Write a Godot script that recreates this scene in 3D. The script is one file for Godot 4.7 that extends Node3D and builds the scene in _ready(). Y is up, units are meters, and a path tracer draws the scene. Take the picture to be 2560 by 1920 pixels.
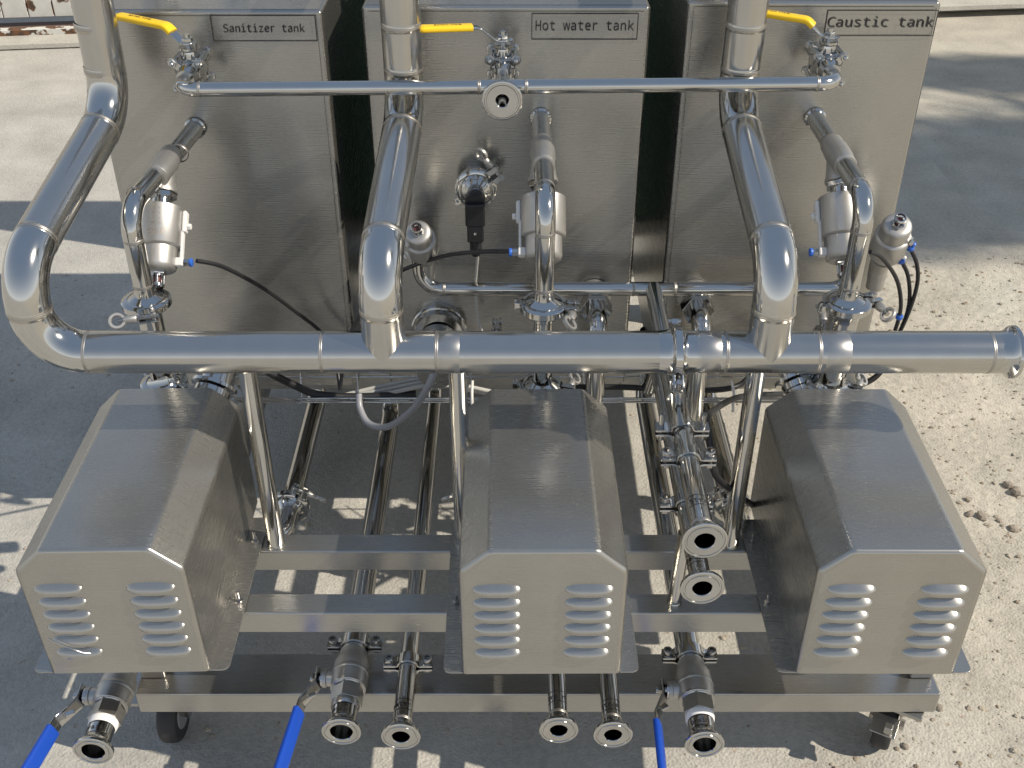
extends Node3D
# A small cleaning skid with three steel tanks, pumps under louvred covers and a pipe manifold, standing on rough concrete in the sun.
# World: y up, metres, the camera stands over the origin and looks down along -z.

const H := 1.37          # camera height
const PITCH := 34.5      # degrees down
const FOC := 2724.0      # focal length in photograph pixels (2560 x 1920)

var mats := {}
var used := {}
var rng := RandomNumberGenerator.new()

# ------------------------------------------------------------------ helpers
func V(x: float, y: float, f: float) -> Vector3:
	return Vector3(x, y, -f)

func px(x: float, y: float, f: float) -> Vector3:      # the point seen at photograph pixel x, y that stands f metres ahead
	var u := (x - 1280.0) / FOC
	var v := (y - 960.0) / FOC
	var s := sin(deg_to_rad(PITCH))
	var c := cos(deg_to_rad(PITCH))
	var d := f / (c - v * s)
	return Vector3(u * d, H - d * (s + v * c), -f)

class MB:
	var v := PackedVector3Array()
	var n := PackedVector3Array()
	var uv := PackedVector2Array()
	var col := PackedColorArray()
	func tri(a: Vector3, b: Vector3, c: Vector3, na: Vector3, nb: Vector3, nc: Vector3) -> void:
		var g := (c - a).cross(b - a)
		if g.length_squared() < 1e-20:
			return
		if g.dot(na + nb + nc) < 0.0:
			v.append_array(PackedVector3Array([a, c, b])); n.append_array(PackedVector3Array([na, nc, nb]))
		else:
			v.append_array(PackedVector3Array([a, b, c])); n.append_array(PackedVector3Array([na, nb, nc]))
	func quad(a: Vector3, b: Vector3, c: Vector3, d: Vector3, na: Vector3, nb: Vector3, nc: Vector3, nd: Vector3) -> void:
		tri(a, b, c, na, nb, nc)
		tri(a, c, d, na, nc, nd)
	func fquad(a: Vector3, b: Vector3, c: Vector3, d: Vector3, nn: Vector3) -> void:
		quad(a, b, c, d, nn, nn, nn, nn)
	func mesh() -> ArrayMesh:
		var arr := []
		arr.resize(Mesh.ARRAY_MAX)
		arr[Mesh.ARRAY_VERTEX] = v
		arr[Mesh.ARRAY_NORMAL] = n
		var t := PackedVector2Array()
		t.resize(v.size())
		for i in v.size():
			var p := v[i]
			var q := n[i].abs()
			# u runs across the brushing of the sheet
			if q.y > 0.6 and q.y > q.z: t[i] = Vector2(p.z, p.x)
			elif q.x > q.z: t[i] = Vector2(p.y, p.z)
			else: t[i] = Vector2(p.y, p.x)
		arr[Mesh.ARRAY_TEX_UV] = t
		if col.size() == v.size():
			arr[Mesh.ARRAY_COLOR] = col
		var m := ArrayMesh.new()
		m.add_surface_from_arrays(Mesh.PRIMITIVE_TRIANGLES, arr)
		return m
	# a sweep of an ellipse along a path
	func tube(path: PackedVector3Array, r: float, seg := 24, cap := true, r2 := -1.0, up := Vector3.ZERO, power := 1.0) -> void:
		var m := path.size()
		if m < 2: return
		if r2 < 0.0: r2 = r
		var t0 := (path[1] - path[0]).normalized()
		var ref := up if up != Vector3.ZERO else (Vector3.UP if absf(t0.y) < 0.9 else Vector3.RIGHT)
		var a := (ref - t0 * ref.dot(t0)).normalized()
		var prev_p := []
		var prev_n := []
		for i in m:
			var t: Vector3
			if i == 0: t = t0
			elif i == m - 1: t = (path[i] - path[i - 1]).normalized()
			else: t = ((path[i] - path[i - 1]).normalized() + (path[i + 1] - path[i]).normalized()).normalized()
			a = (a - t * a.dot(t)).normalized()
			var b := t.cross(a)
			var ps := []
			var ns := []
			for k in seg + 1:
				var th := TAU * k / seg
				var ca := cos(th)
				var sa := sin(th)
				var ea := signf(ca) * pow(absf(ca), power)
				var eb := signf(sa) * pow(absf(sa), power)
				ps.append(path[i] + a * (r * ea) + b * (r2 * eb))
				ns.append((a * (ca * absf(ca) ** (1.0 - power) * r2) + b * (sa * absf(sa) ** (1.0 - power) * r)).normalized() if power != 1.0 else (a * (ca * r2) + b * (sa * r)).normalized())
			if i > 0:
				for k in seg:
					quad(prev_p[k], prev_p[k + 1], ps[k + 1], ps[k], prev_n[k], prev_n[k + 1], ns[k + 1], ns[k])
			if cap and (i == 0 or i == m - 1):
				var cn := -t if i == 0 else t
				for k in seg:
					tri(path[i], ps[k], ps[k + 1], cn, cn, cn)
			prev_p = ps
			prev_n = ns
	func rod(a: Vector3, b: Vector3, r: float, seg := 16) -> void:
		tube(PackedVector3Array([a, b]), r, seg)
	# profile of Vector2(radius, height) turned about the axis through o; outward when the profile climbs
	func lathe(prof: Array, o: Vector3, axis: Vector3, seg := 32, a0 := 0.0, a1 := TAU, ref := Vector3.ZERO) -> void:
		var ax := axis.normalized()
		if ref == Vector3.ZERO: ref = Vector3.UP if absf(ax.y) < 0.9 else Vector3.RIGHT
		var e1 := (ref - ax * ref.dot(ax)).normalized()
		var e2 := ax.cross(e1)
		var cnt := prof.size() - 1
		var sn := []
		for i in cnt:
			var d: Vector2 = prof[i + 1] - prof[i]
			sn.append(Vector2(d.y, -d.x).normalized())
		for i in cnt:
			var p: Vector2 = prof[i]
			var q: Vector2 = prof[i + 1]
			var n0: Vector2 = sn[i]
			var n1: Vector2 = sn[i]
			if i > 0 and sn[i].dot(sn[i - 1]) > 0.72: n0 = (sn[i] + sn[i - 1]).normalized()
			if i < cnt - 1 and sn[i].dot(sn[i + 1]) > 0.72: n1 = (sn[i] + sn[i + 1]).normalized()
			for k in seg:
				var ta := lerpf(a0, a1, float(k) / seg)
				var tb := lerpf(a0, a1, float(k + 1) / seg)
				var da := e1 * cos(ta) + e2 * sin(ta)
				var db := e1 * cos(tb) + e2 * sin(tb)
				quad(o + da * p.x + ax * p.y, o + db * p.x + ax * p.y, o + db * q.x + ax * q.y, o + da * q.x + ax * q.y,
					da * n0.x + ax * n0.y, db * n0.x + ax * n0.y, db * n1.x + ax * n1.y, da * n1.x + ax * n1.y)
		if a1 - a0 < TAU - 0.01:       # flat ends of a part turn
			for e in 2:
				var th := a0 if e == 0 else a1
				var dd := e1 * cos(th) + e2 * sin(th)
				var nn := (-e1 * sin(th) + e2 * cos(th)) * (-1.0 if e == 0 else 1.0)
				var poly := PackedVector2Array()
				for p2 in prof: poly.append(p2)
				var ids := Geometry2D.triangulate_polygon(poly)
				for i in range(0, ids.size(), 3):
					var qa := poly[ids[i]]; var qb := poly[ids[i + 1]]; var qc := poly[ids[i + 2]]
					tri(o + dd * qa.x + ax * qa.y, o + dd * qb.x + ax * qb.y, o + dd * qc.x + ax * qc.y, nn, nn, nn)
	# a box with rounded-looking chamfers
	func box(c: Vector3, size: Vector3, bev := 0.001, bas := Basis.IDENTITY) -> void:
		var h := size * 0.5
		bev = minf(bev, minf(h.x, minf(h.y, h.z)) * 0.9)
		var F := func(p: Vector3) -> Vector3: return c + bas * p
		for ax in 3:
			var u := (ax + 1) % 3
			var w := (ax + 2) % 3
			for s in [-1.0, 1.0]:
				var nn := Vector3.ZERO
				nn[ax] = s
				var pts := []
				for st in [[-1, -1], [1, -1], [1, 1], [-1, 1]]:
					var p := Vector3.ZERO
					p[ax] = s * h[ax]
					p[u] = st[0] * (h[u] - bev)
					p[w] = st[1] * (h[w] - bev)
					pts.append(F.call(p))
				fquad(pts[0], pts[1], pts[2], pts[3], bas * nn)
			# edges along this axis
			for su in [-1.0, 1.0]:
				for sw in [-1.0, 1.0]:
					var n1 := Vector3.ZERO; n1[u] = su
					var n2 := Vector3.ZERO; n2[w] = sw
					var q := []
					for e in [-1.0, 1.0]:
						var p1 := Vector3.ZERO
						p1[ax] = e * (h[ax] - bev); p1[u] = su * h[u]; p1[w] = sw * (h[w] - bev)
						var p2 := Vector3.ZERO
						p2[ax] = e * (h[ax] - bev); p2[u] = su * (h[u] - bev); p2[w] = sw * h[w]
						q.append(F.call(p1)); q.append(F.call(p2))
					quad(q[0], q[1], q[3], q[2], bas * n1, bas * n2, bas * n2, bas * n1)
		for sx in [-1.0, 1.0]:
			for sy in [-1.0, 1.0]:
				for sz in [-1.0, 1.0]:
					tri(F.call(Vector3(sx * h.x, sy * (h.y - bev), sz * (h.z - bev))), F.call(Vector3(sx * (h.x - bev), sy * h.y, sz * (h.z - bev))), F.call(Vector3(sx * (h.x - bev), sy * (h.y - bev), sz * h.z)),
						bas * Vector3(sx, 0, 0), bas * Vector3(0, sy, 0), bas * Vector3(0, 0, sz))
	# polygon in the plane (ux, uy) at o, thick along uz, chamfered rims
	func prism(poly_in: PackedVector2Array, o: Vector3, ux: Vector3, uy: Vector3, uz: Vector3, depth: float, bev := 0.0008, smooth := 0.8) -> void:
		var poly := poly_in.duplicate()
		if Geometry2D.is_polygon_clockwise(poly): poly.reverse()
		var m := poly.size()
		var en := []
		for i in m:
			var d := (poly[(i + 1) % m] - poly[i]).normalized()
			en.append(Vector2(d.y, -d.x))
		var ins := PackedVector2Array()
		for i in m:
			var a: Vector2 = en[(i + m - 1) % m]
			var b: Vector2 = en[i]
			ins.append(poly[i] - (a + b) * (bev / maxf(0.35, 1.0 + a.dot(b))))
		var W := func(p: Vector2, z: float) -> Vector3: return o + ux * p.x + uy * p.y + uz * z
		var ids := Geometry2D.triangulate_polygon(ins)
		for i in range(0, ids.size(), 3):
			tri(W.call(ins[ids[i]], depth), W.call(ins[ids[i + 1]], depth), W.call(ins[ids[i + 2]], depth), uz, uz, uz)
			tri(W.call(ins[ids[i]], 0.0), W.call(ins[ids[i + 1]], 0.0), W.call(ins[ids[i + 2]], 0.0), -uz, -uz, -uz)
		for i in m:
			var j := (i + 1) % m
			var e: Vector2 = en[i]
			var ep: Vector2 = en[(i + m - 1) % m]
			var ex: Vector2 = en[j]
			var na2 := (e + ep).normalized() if e.dot(ep) > smooth else e
			var nb2 := (e + ex).normalized() if e.dot(ex) > smooth else e
			var na := ux * na2.x + uy * na2.y
			var nb := ux * nb2.x + uy * nb2.y
			quad(W.call(poly[i], bev), W.call(poly[j], bev), W.call(poly[j], depth - bev), W.call(poly[i], depth - bev), na, nb, nb, na)
			quad(W.call(poly[i], depth - bev), W.call(poly[j], depth - bev), W.call(ins[j], depth), W.call(ins[i], depth), na, nb, uz, uz)
			quad(W.call(poly[i], bev), W.call(poly[j], bev), W.call(ins[j], 0.0), W.call(ins[i], 0.0), na, nb, -uz, -uz)
	func hexa(o: Vector3, axis: Vector3, r: float, t: float, turn := 0.0) -> void:
		var ax := axis.normalized()
		var ref := Vector3.UP if absf(ax.y) < 0.9 else Vector3.RIGHT
		var e1 := (ref - ax * ref.dot(ax)).normalized()
		var e2 := ax.cross(e1)
		var p := PackedVector2Array()
		for k in 6: p.append(Vector2.from_angle(TAU * k / 6 + turn) * r)
		prism(p, o, e1, e2, ax, t, minf(0.0008, t * 0.2))
	func append(other: MB, xf: Transform3D) -> void:
		for p in other.v: v.append(xf * p)
		for q in other.n: n.append((xf.basis * q).normalized())

func bend(pts: Array, R: float, seg := 10) -> PackedVector3Array:   # a polyline with rounded corners
	var out := PackedVector3Array()
	out.append(pts[0])
	for i in range(1, pts.size() - 1):
		var p: Vector3 = pts[i]
		var a: Vector3 = (pts[i - 1] - p).normalized()
		var b: Vector3 = (pts[i + 1] - p).normalized()
		var ang := a.angle_to(b)
		if ang > PI - 0.02:
			out.append(p); continue
		var t := R / tan(ang * 0.5)
		t = minf(t, minf((pts[i - 1] - p).length(), (pts[i + 1] - p).length()) * 0.98)
		var r := t * tan(ang * 0.5)
		var c := p + (a + b).normalized() * (r / sin(ang * 0.5))
		var s := p + a * t - c
		var e := p + b * t - c
		for k in seg + 1:
			out.append(c + s.slerp(e, float(k) / seg))
	out.append(pts[pts.size() - 1])
	return out

func curve(pts: Array, seg := 8) -> PackedVector3Array:              # Catmull-Rom through points
	var out := PackedVector3Array()
	for i in pts.size() - 1:
		var a: Vector3 = pts[maxi(i - 1, 0)]
		var b: Vector3 = pts[i]
		var c: Vector3 = pts[i + 1]
		var d: Vector3 = pts[mini(i + 2, pts.size() - 1)]
		for k in seg:
			var t := float(k) / seg
			out.append(0.5 * ((2.0 * b) + (c - a) * t + (2.0 * a - 5.0 * b + 4.0 * c - d) * t * t + (3.0 * b - a - 3.0 * c + d) * t * t * t))
	out.append(pts[pts.size() - 1])
	return out

func P2(a: Array) -> Array:
	var o := []
	for i in range(0, a.size(), 2): o.append(Vector2(a[i], a[i + 1]))
	return o

func numbered(called: String) -> String:
	var c: int = used.get(called, -1) + 1
	used[called] = c
	return called if c == 0 else "%s_%03d" % [called, c]

func thing(called: String, label: String, category: String, at := Vector3.ZERO, group := "") -> Node3D:
	var o := Node3D.new()
	o.name = numbered(called)
	add_child(o)
	o.position = at
	o.set_meta("label", label)
	o.set_meta("category", category)
	if group != "": o.set_meta("group", group)
	return o

func part(parent: Node3D, called: String, mb: MB, mat: String, world := false) -> MeshInstance3D:
	if world:
		var off := parent.position
		if parent.get_parent() != self and parent is MeshInstance3D: off = parent.get_parent().position
		for i in mb.v.size(): mb.v[i] -= off
	var m := MeshInstance3D.new()
	m.name = called
	m.mesh = mb.mesh()
	m.material_override = mats[mat]
	m.cast_shadow = GeometryInstance3D.SHADOW_CASTING_SETTING_ON
	parent.add_child(m, true)
	return m

func dup(o: Node3D, label: String, at: Vector3, turn := 0.0) -> Node3D:
	var c: Node3D = o.duplicate()
	c.name = numbered(String(o.name))
	add_child(c)
	c.position = at
	c.rotation = Vector3(0, turn, 0)
	c.set_meta("label", label)
	return c

func text_mb(s: String, height: float, depth := 0.0004, stretch := 1.0, fontname := "Droid Sans Mono") -> MB:
	var t := TextMesh.new()
	var f := SystemFont.new()
	f.font_names = PackedStringArray([fontname])
	t.font = f
	t.text = s
	t.font_size = 64
	t.pixel_size = 0.01
	t.depth = depth
	t.curve_step = 2.0
	var arr := t.get_mesh_arrays()
	var mb := MB.new()
	var vs: PackedVector3Array = arr[Mesh.ARRAY_VERTEX]
	var lo := 1e9
	var hi := -1e9
	for p in vs:
		lo = minf(lo, p.y)
		hi = maxf(hi, p.y)
	for i in vs.size():
		vs[i] = Vector3(vs[i].x * height / (hi - lo), (vs[i].y - (lo + hi) * 0.5) * height / (hi - lo), vs[i].z)
	var idx = arr[Mesh.ARRAY_INDEX]
	var ids := PackedInt32Array()
	if idx != null and idx.size() > 0: ids = idx
	else:
		for i in vs.size(): ids.append(i)
	for i in range(0, ids.size(), 3):
		var a := vs[ids[i]]; var b := vs[ids[i + 1]]; var c := vs[ids[i + 2]]
		a.x *= stretch; b.x *= stretch; c.x *= stretch
		var g := (c - a).cross(b - a)
		if g.length_squared() < 1e-22: continue
		g = g.normalized()
		mb.v.append_array(PackedVector3Array([a, b, c]))
		mb.n.append_array(PackedVector3Array([g, g, g]))
	return mb

# ------------------------------------------------------------------ materials
func noise_tex(freq: float, lo: float, hi: float, seed_: int, size := 512, octaves := 4, sx := 1.0, sy := 1.0, type := FastNoiseLite.TYPE_SIMPLEX_SMOOTH) -> ImageTexture:
	var nz := FastNoiseLite.new()
	nz.seed = seed_
	nz.frequency = freq
	nz.noise_type = type
	nz.fractal_octaves = octaves
	var img := Image.create(size, size, false, Image.FORMAT_RGB8)
	for y in size:
		for x in size:
			# tile by wrapping on a torus-like blend
			var fx := float(x) / size
			var fy := float(y) / size
			var a := nz.get_noise_2d(x * sx, y * sy)
			var b := nz.get_noise_2d((x - size) * sx, y * sy)
			var c := nz.get_noise_2d(x * sx, (y - size) * sy)
			var d := nz.get_noise_2d((x - size) * sx, (y - size) * sy)
			var e := lerpf(lerpf(a, b, fx), lerpf(c, d, fx), fy)
			var w := sqrt(((1 - fx) * (1 - fx) + fx * fx) * ((1 - fy) * (1 - fy) + fy * fy))
			var q := clampf(0.5 + 0.62 * e / w, 0.0, 1.0)
			var g := lerpf(lo, hi, q)
			img.set_pixel(x, y, Color(g, g, g))
	img.generate_mipmaps()
	return ImageTexture.create_from_image(img)

func mat(called: String, c: Color, rough: float, metal := 0.0) -> StandardMaterial3D:
	var m := StandardMaterial3D.new()
	m.albedo_color = c.linear_to_srgb()
	m.roughness = rough
	m.metallic = metal
	mats[called] = m
	return m

func tri_map(m: StandardMaterial3D, per_metre: float, world := false) -> void:
	m.uv1_triplanar = true
	m.uv1_world_triplanar = world
	m.uv1_scale = Vector3.ONE * per_metre
	m.uv1_triplanar_sharpness = 4.0

func make_materials() -> void:
	var rough_v := noise_tex(0.012, 0.70, 0.86, 3, 512, 5)
	var blotch := wear_image()
	var grain_x := noise_tex(0.45, 0.92, 1.0, 12, 512, 2, 0.02, 1.0)
	var grain_b := noise_tex(0.30, 0.0, 1.0, 12, 512, 3, 0.03, 1.0)
	var gi: Image = grain_b.get_image()
	gi.clear_mipmaps()
	gi.bump_map_to_normal_map(1.0)
	var grain_n := ImageTexture.create_from_image(gi)
	for d in [
		["sheet", Color(0.51, 0.50, 0.472), 0.27, 3.0, 0.90], ["rim", Color(0.50, 0.485, 0.45), 0.28, 6.0, 0.90],
		["pipe", Color(0.68, 0.67, 0.645), 0.11, 5.0, 1.0], ["pipe_satin", Color(0.61, 0.60, 0.575), 0.17, 5.0, 0.97], ["bright", Color(0.66, 0.655, 0.64), 0.09, 9.0, 1.0],
		["frame", Color(0.52, 0.51, 0.485), 0.28, 4.0, 0.90], ["cast", Color(0.60, 0.59, 0.57), 0.42, 12.0, 0.85],
		["matte", Color(0.58, 0.57, 0.55), 0.30, 14.0, 0.95], ["weld", Color(0.50, 0.475, 0.44), 0.38, 30.0, 0.9], ["tint", Color(0.58, 0.545, 0.48), 0.18, 12.0, 0.95],
		["bolt", Color(0.56, 0.55, 0.54), 0.22, 15.0, 1.0]]:
		var m := mat(d[0], d[1], d[2], d[4])
		m.roughness_texture = grain_x
		m.roughness = d[2] / 0.96
		m.albedo_texture = blotch
		tri_map(m, d[3])
	for k in ["sheet", "frame"]:
		mats[k].normal_enabled = true
		mats[k].normal_texture = grain_n
		mats[k].normal_scale = 0.008
		mats[k].anisotropy_enabled = true
		mats[k].anisotropy = 0.6
	mat("ink", Color(0.018, 0.017, 0.02), 0.6)
	mat("etched", Color(0.33, 0.27, 0.22), 0.55, 0.6)
	var y := mat("yellow", Color(0.86, 0.56, 0.015), 0.42)
	y.roughness_texture = rough_v
	tri_map(y, 12.0)
	mat("blue", Color(0.008, 0.06, 0.40), 0.36)
	mat("blue_ring", Color(0.03, 0.13, 0.55), 0.35)
	mat("rubber", Color(0.018, 0.018, 0.02), 0.42)
	mat("black_plastic", Color(0.014, 0.015, 0.018), 0.38)
	mat("tyre", Color(0.03, 0.03, 0.032), 0.65)
	mat("tape", Color(0.82, 0.81, 0.79), 0.6)
	mat("white_plastic", Color(0.74, 0.73, 0.71), 0.4)
	mat("hose", Color(0.27, 0.28, 0.31), 0.32)
	mat("cable", Color(0.45, 0.45, 0.43), 0.5)
	mat("red", Color(0.10, 0.03, 0.03), 0.4)
	var cl := mat("clear", Color(0.9, 0.9, 0.92), 0.08)
	cl.transparency = BaseMaterial3D.TRANSPARENCY_ALPHA
	cl.albedo_color.a = 0.25
	mat("cabinet", Color(0.008, 0.03, 0.02), 0.5)
	mat("leaf", Color(0.05, 0.09, 0.025), 0.6)
	mat("bark", Color(0.12, 0.09, 0.06), 0.85)
	mat("stone", Color(0.30, 0.26, 0.21), 0.9)
	mat("grey_poly", Color(0.25, 0.25, 0.25), 0.5)
	# concrete: colour, roughness and relief
	var con := StandardMaterial3D.new()
	con.albedo_texture = concrete_image()
	con.albedo_color = Color(1, 1, 1)
	con.vertex_color_use_as_albedo = true
	con.roughness = 0.92
	tri_map(con, 0.75, true)
	var bump := noise_tex(0.22, 0.1, 0.9, 31, 1024, 4)
	var bi: Image = bump.get_image()
	bi.clear_mipmaps()
	bi.bump_map_to_normal_map(2.5)
	con.normal_enabled = true
	con.normal_texture = ImageTexture.create_from_image(bi)
	con.normal_scale = 0.55
	mats["concrete"] = con
	var sill := con.duplicate()
	sill.vertex_color_use_as_albedo = false
	mats["sill"] = sill
	# white paint that has rusted through in patches
	var paint := StandardMaterial3D.new()
	paint.albedo_texture = rust_image(0.62, 71)
	paint.roughness = 0.7
	tri_map(paint, 1.1, true)
	mats["paint"] = paint
	var paint2 := StandardMaterial3D.new()
	paint2.albedo_texture = rust_image(0.50, 72)
	paint2.roughness = 0.75
	tri_map(paint2, 1.6, true)
	mats["paint_rusty"] = paint2
	mat("recess_dark", Color(0.13, 0.075, 0.05), 0.9)  # rust brown kept dark, the shade of the wall recess is in the colour

func wear_image() -> ImageTexture:      # handling marks: fine scratches, specks of dust and faint dried drops
	var size := 1024
	var nz := FastNoiseLite.new()
	nz.seed = 9
	nz.frequency = 0.004
	nz.fractal_octaves = 4
	var r := RandomNumberGenerator.new()
	r.seed = 55
	var img := Image.create(size, size, false, Image.FORMAT_RGB8)
	for y in size:
		for x in size:
			var g := 0.925 + 0.02 * nz.get_noise_2d(absf(x - 512.0), absf(y - 512.0)) + 0.012 * (r.randf() - 0.5)
			img.set_pixel(x, y, Color(g, g, g * 0.997))
	for k in 130:
		var p := Vector2(r.randf() * size, r.randf() * size)
		var a := r.randf_range(-0.35, 0.35) + (PI / 2 if r.randf() < 0.25 else 0.0)
		var d := Vector2.from_angle(a)
		var bend_ := r.randf_range(-0.004, 0.004)
		var v := r.randf_range(-0.07, 0.06)
		for i in int(r.randf_range(12, 110)):
			var q := Vector2i(int(p.x) & 1023, int(p.y) & 1023)
			var c := img.get_pixel(q.x, q.y)
			img.set_pixel(q.x, q.y, Color(c.r + v, c.g + v, c.b + v))
			p += d
			d = d.rotated(bend_)
	for k in 420:
		var q := Vector2i(r.randi_range(2, size - 3), r.randi_range(2, size - 3))
		var v := r.randf_range(0.03, 0.075)
		img.set_pixel(q.x, q.y, Color(0.925 + v, 0.925 + v, 0.92 + v))
	for k in 26:
		var c := Vector2(r.randf() * size, r.randf() * size)
		var rad := r.randf_range(5, 17)
		for i in 160:
			var q := c + Vector2.from_angle(i * TAU / 160.0) * rad * (1.0 + 0.12 * sin(i * 0.16 + k))
			var qi := Vector2i(int(q.x) & 1023, int(q.y) & 1023)
			img.set_pixel(qi.x, qi.y, Color(0.955, 0.955, 0.95))
	img.generate_mipmaps()
	return ImageTexture.create_from_image(img)

func rust_image(limit: float, seed_: int) -> ImageTexture:
	var nz := FastNoiseLite.new()
	nz.seed = seed_
	nz.frequency = 0.012
	nz.fractal_octaves = 5
	var size := 512
	var img := Image.create(size, size, false, Image.FORMAT_RGB8)
	for y in size:
		for x in size:
			var a := 0.5 + 0.6 * nz.get_noise_2d(x, y)
			var b := nz.get_noise_2d(x * 3.0 + 900, y * 3.0)
			var w := smoothstep(limit - 0.03, limit + 0.03, a)
			var c := Color(0.62, 0.61, 0.57).lerp(Color(0.55, 0.55, 0.5), clampf(b + 0.4, 0, 1)).lerp(Color(0.16, 0.075, 0.035).lerp(Color(0.07, 0.045, 0.03), clampf(b * 2.0 + 0.5, 0, 1)), w)
			img.set_pixel(x, y, c.linear_to_srgb())
	return ImageTexture.create_from_image(img)

func concrete_image() -> ImageTexture:
	var size := 1024
	var n1 := FastNoiseLite.new(); n1.seed = 5; n1.frequency = 0.006; n1.fractal_octaves = 5
	var n2 := FastNoiseLite.new(); n2.seed = 6; n2.frequency = 0.09; n2.fractal_octaves = 4
	var n3 := FastNoiseLite.new(); n3.seed = 7; n3.frequency = 0.05; n3.noise_type = FastNoiseLite.TYPE_CELLULAR; n3.cellular_return_type = FastNoiseLite.RETURN_DISTANCE
	var n4 := FastNoiseLite.new(); n4.seed = 8; n4.frequency = 0.05; n4.noise_type = FastNoiseLite.TYPE_CELLULAR; n4.cellular_return_type = FastNoiseLite.RETURN_CELL_VALUE
	var img := Image.create(size, size, false, Image.FORMAT_RGB8)
	var base := Color(0.455, 0.437, 0.388)
	for y in size:
		for x in size:
			var a := n1.get_noise_2d(x, y)
			var b := n2.get_noise_2d(x, y)
			var g := 1.0 + 0.20 * a + 0.16 * b
			var c := Color(base.r * g, base.g * g, base.b * g)
			var cell := n4.get_noise_2d(x, y)
			var dist := n3.get_noise_2d(x, y)
			if cell > 0.55 and dist < -0.72:      # bits of gravel in the paste
				var s := 0.55 + 0.5 * absf(sin(cell * 57.0))
				c = c.lerp(Color(0.30 * s + 0.12, 0.25 * s + 0.1, 0.19 * s + 0.08), 0.75)
			elif cell < -0.78 and dist < -0.86:   # pores
				c = Color(0.12, 0.1, 0.08)
			img.set_pixel(x, y, c.linear_to_srgb())
	return ImageTexture.create_from_image(img)

# ------------------------------------------------------------------ fittings
# a hygienic ferrule whose open face looks along the axis; o is the centre of the face
func ferrule(mb: MB, o: Vector3, axis: Vector3, rp: float, rb: float, rf := 0.02525, depth := 0.26) -> void:
	mb.lathe(P2([rp, -0.023, rp, -0.0145, rp + 0.0015, -0.0118, rf - 0.0028, -0.0068, rf - 0.0008, -0.0058, rf, -0.0048, rf, -0.0008, rf - 0.0009, 0.0, rf - 0.0028, 0.0,
		rf - 0.0034, -0.0011, rf - 0.0052, -0.0011, rf - 0.0058, 0.0, rb + 0.0008, 0.0, rb, -0.0008, rb, -depth, 0.0, -depth]), o, axis, 48)

func ferrule_pair(mb: MB, o: Vector3, axis: Vector3, ra: float, rb: float, rf := 0.02525) -> void:
	mb.lathe(P2([ra, -0.022, ra + 0.001, -0.012, rf - 0.002, -0.0065, rf, -0.005, rf, 0.005, rf - 0.002, 0.0065, rb + 0.001, 0.012, rb, 0.022]), o, axis, 40)

func weld_ring(mb: MB, o: Vector3, axis: Vector3, r: float) -> void:
	mb.lathe(P2([r - 0.0004, -0.0026, r + 0.0002, -0.0018, r + 0.0004, -0.0008, r + 0.00005, 0.0, r + 0.0004, 0.0008, r + 0.0002, 0.0018, r - 0.0004, 0.0026]), o, axis, 40)

func band_ring(mb: MB, o: Vector3, axis: Vector3, r: float, len_: float) -> void:
	mb.lathe(P2([r - 0.0004, -len_ * 0.5, r + 0.00012, -len_ * 0.5 + 0.0008, r + 0.00012, len_ * 0.5 - 0.0008, r - 0.0004, len_ * 0.5]), o, axis, 40)

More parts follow.
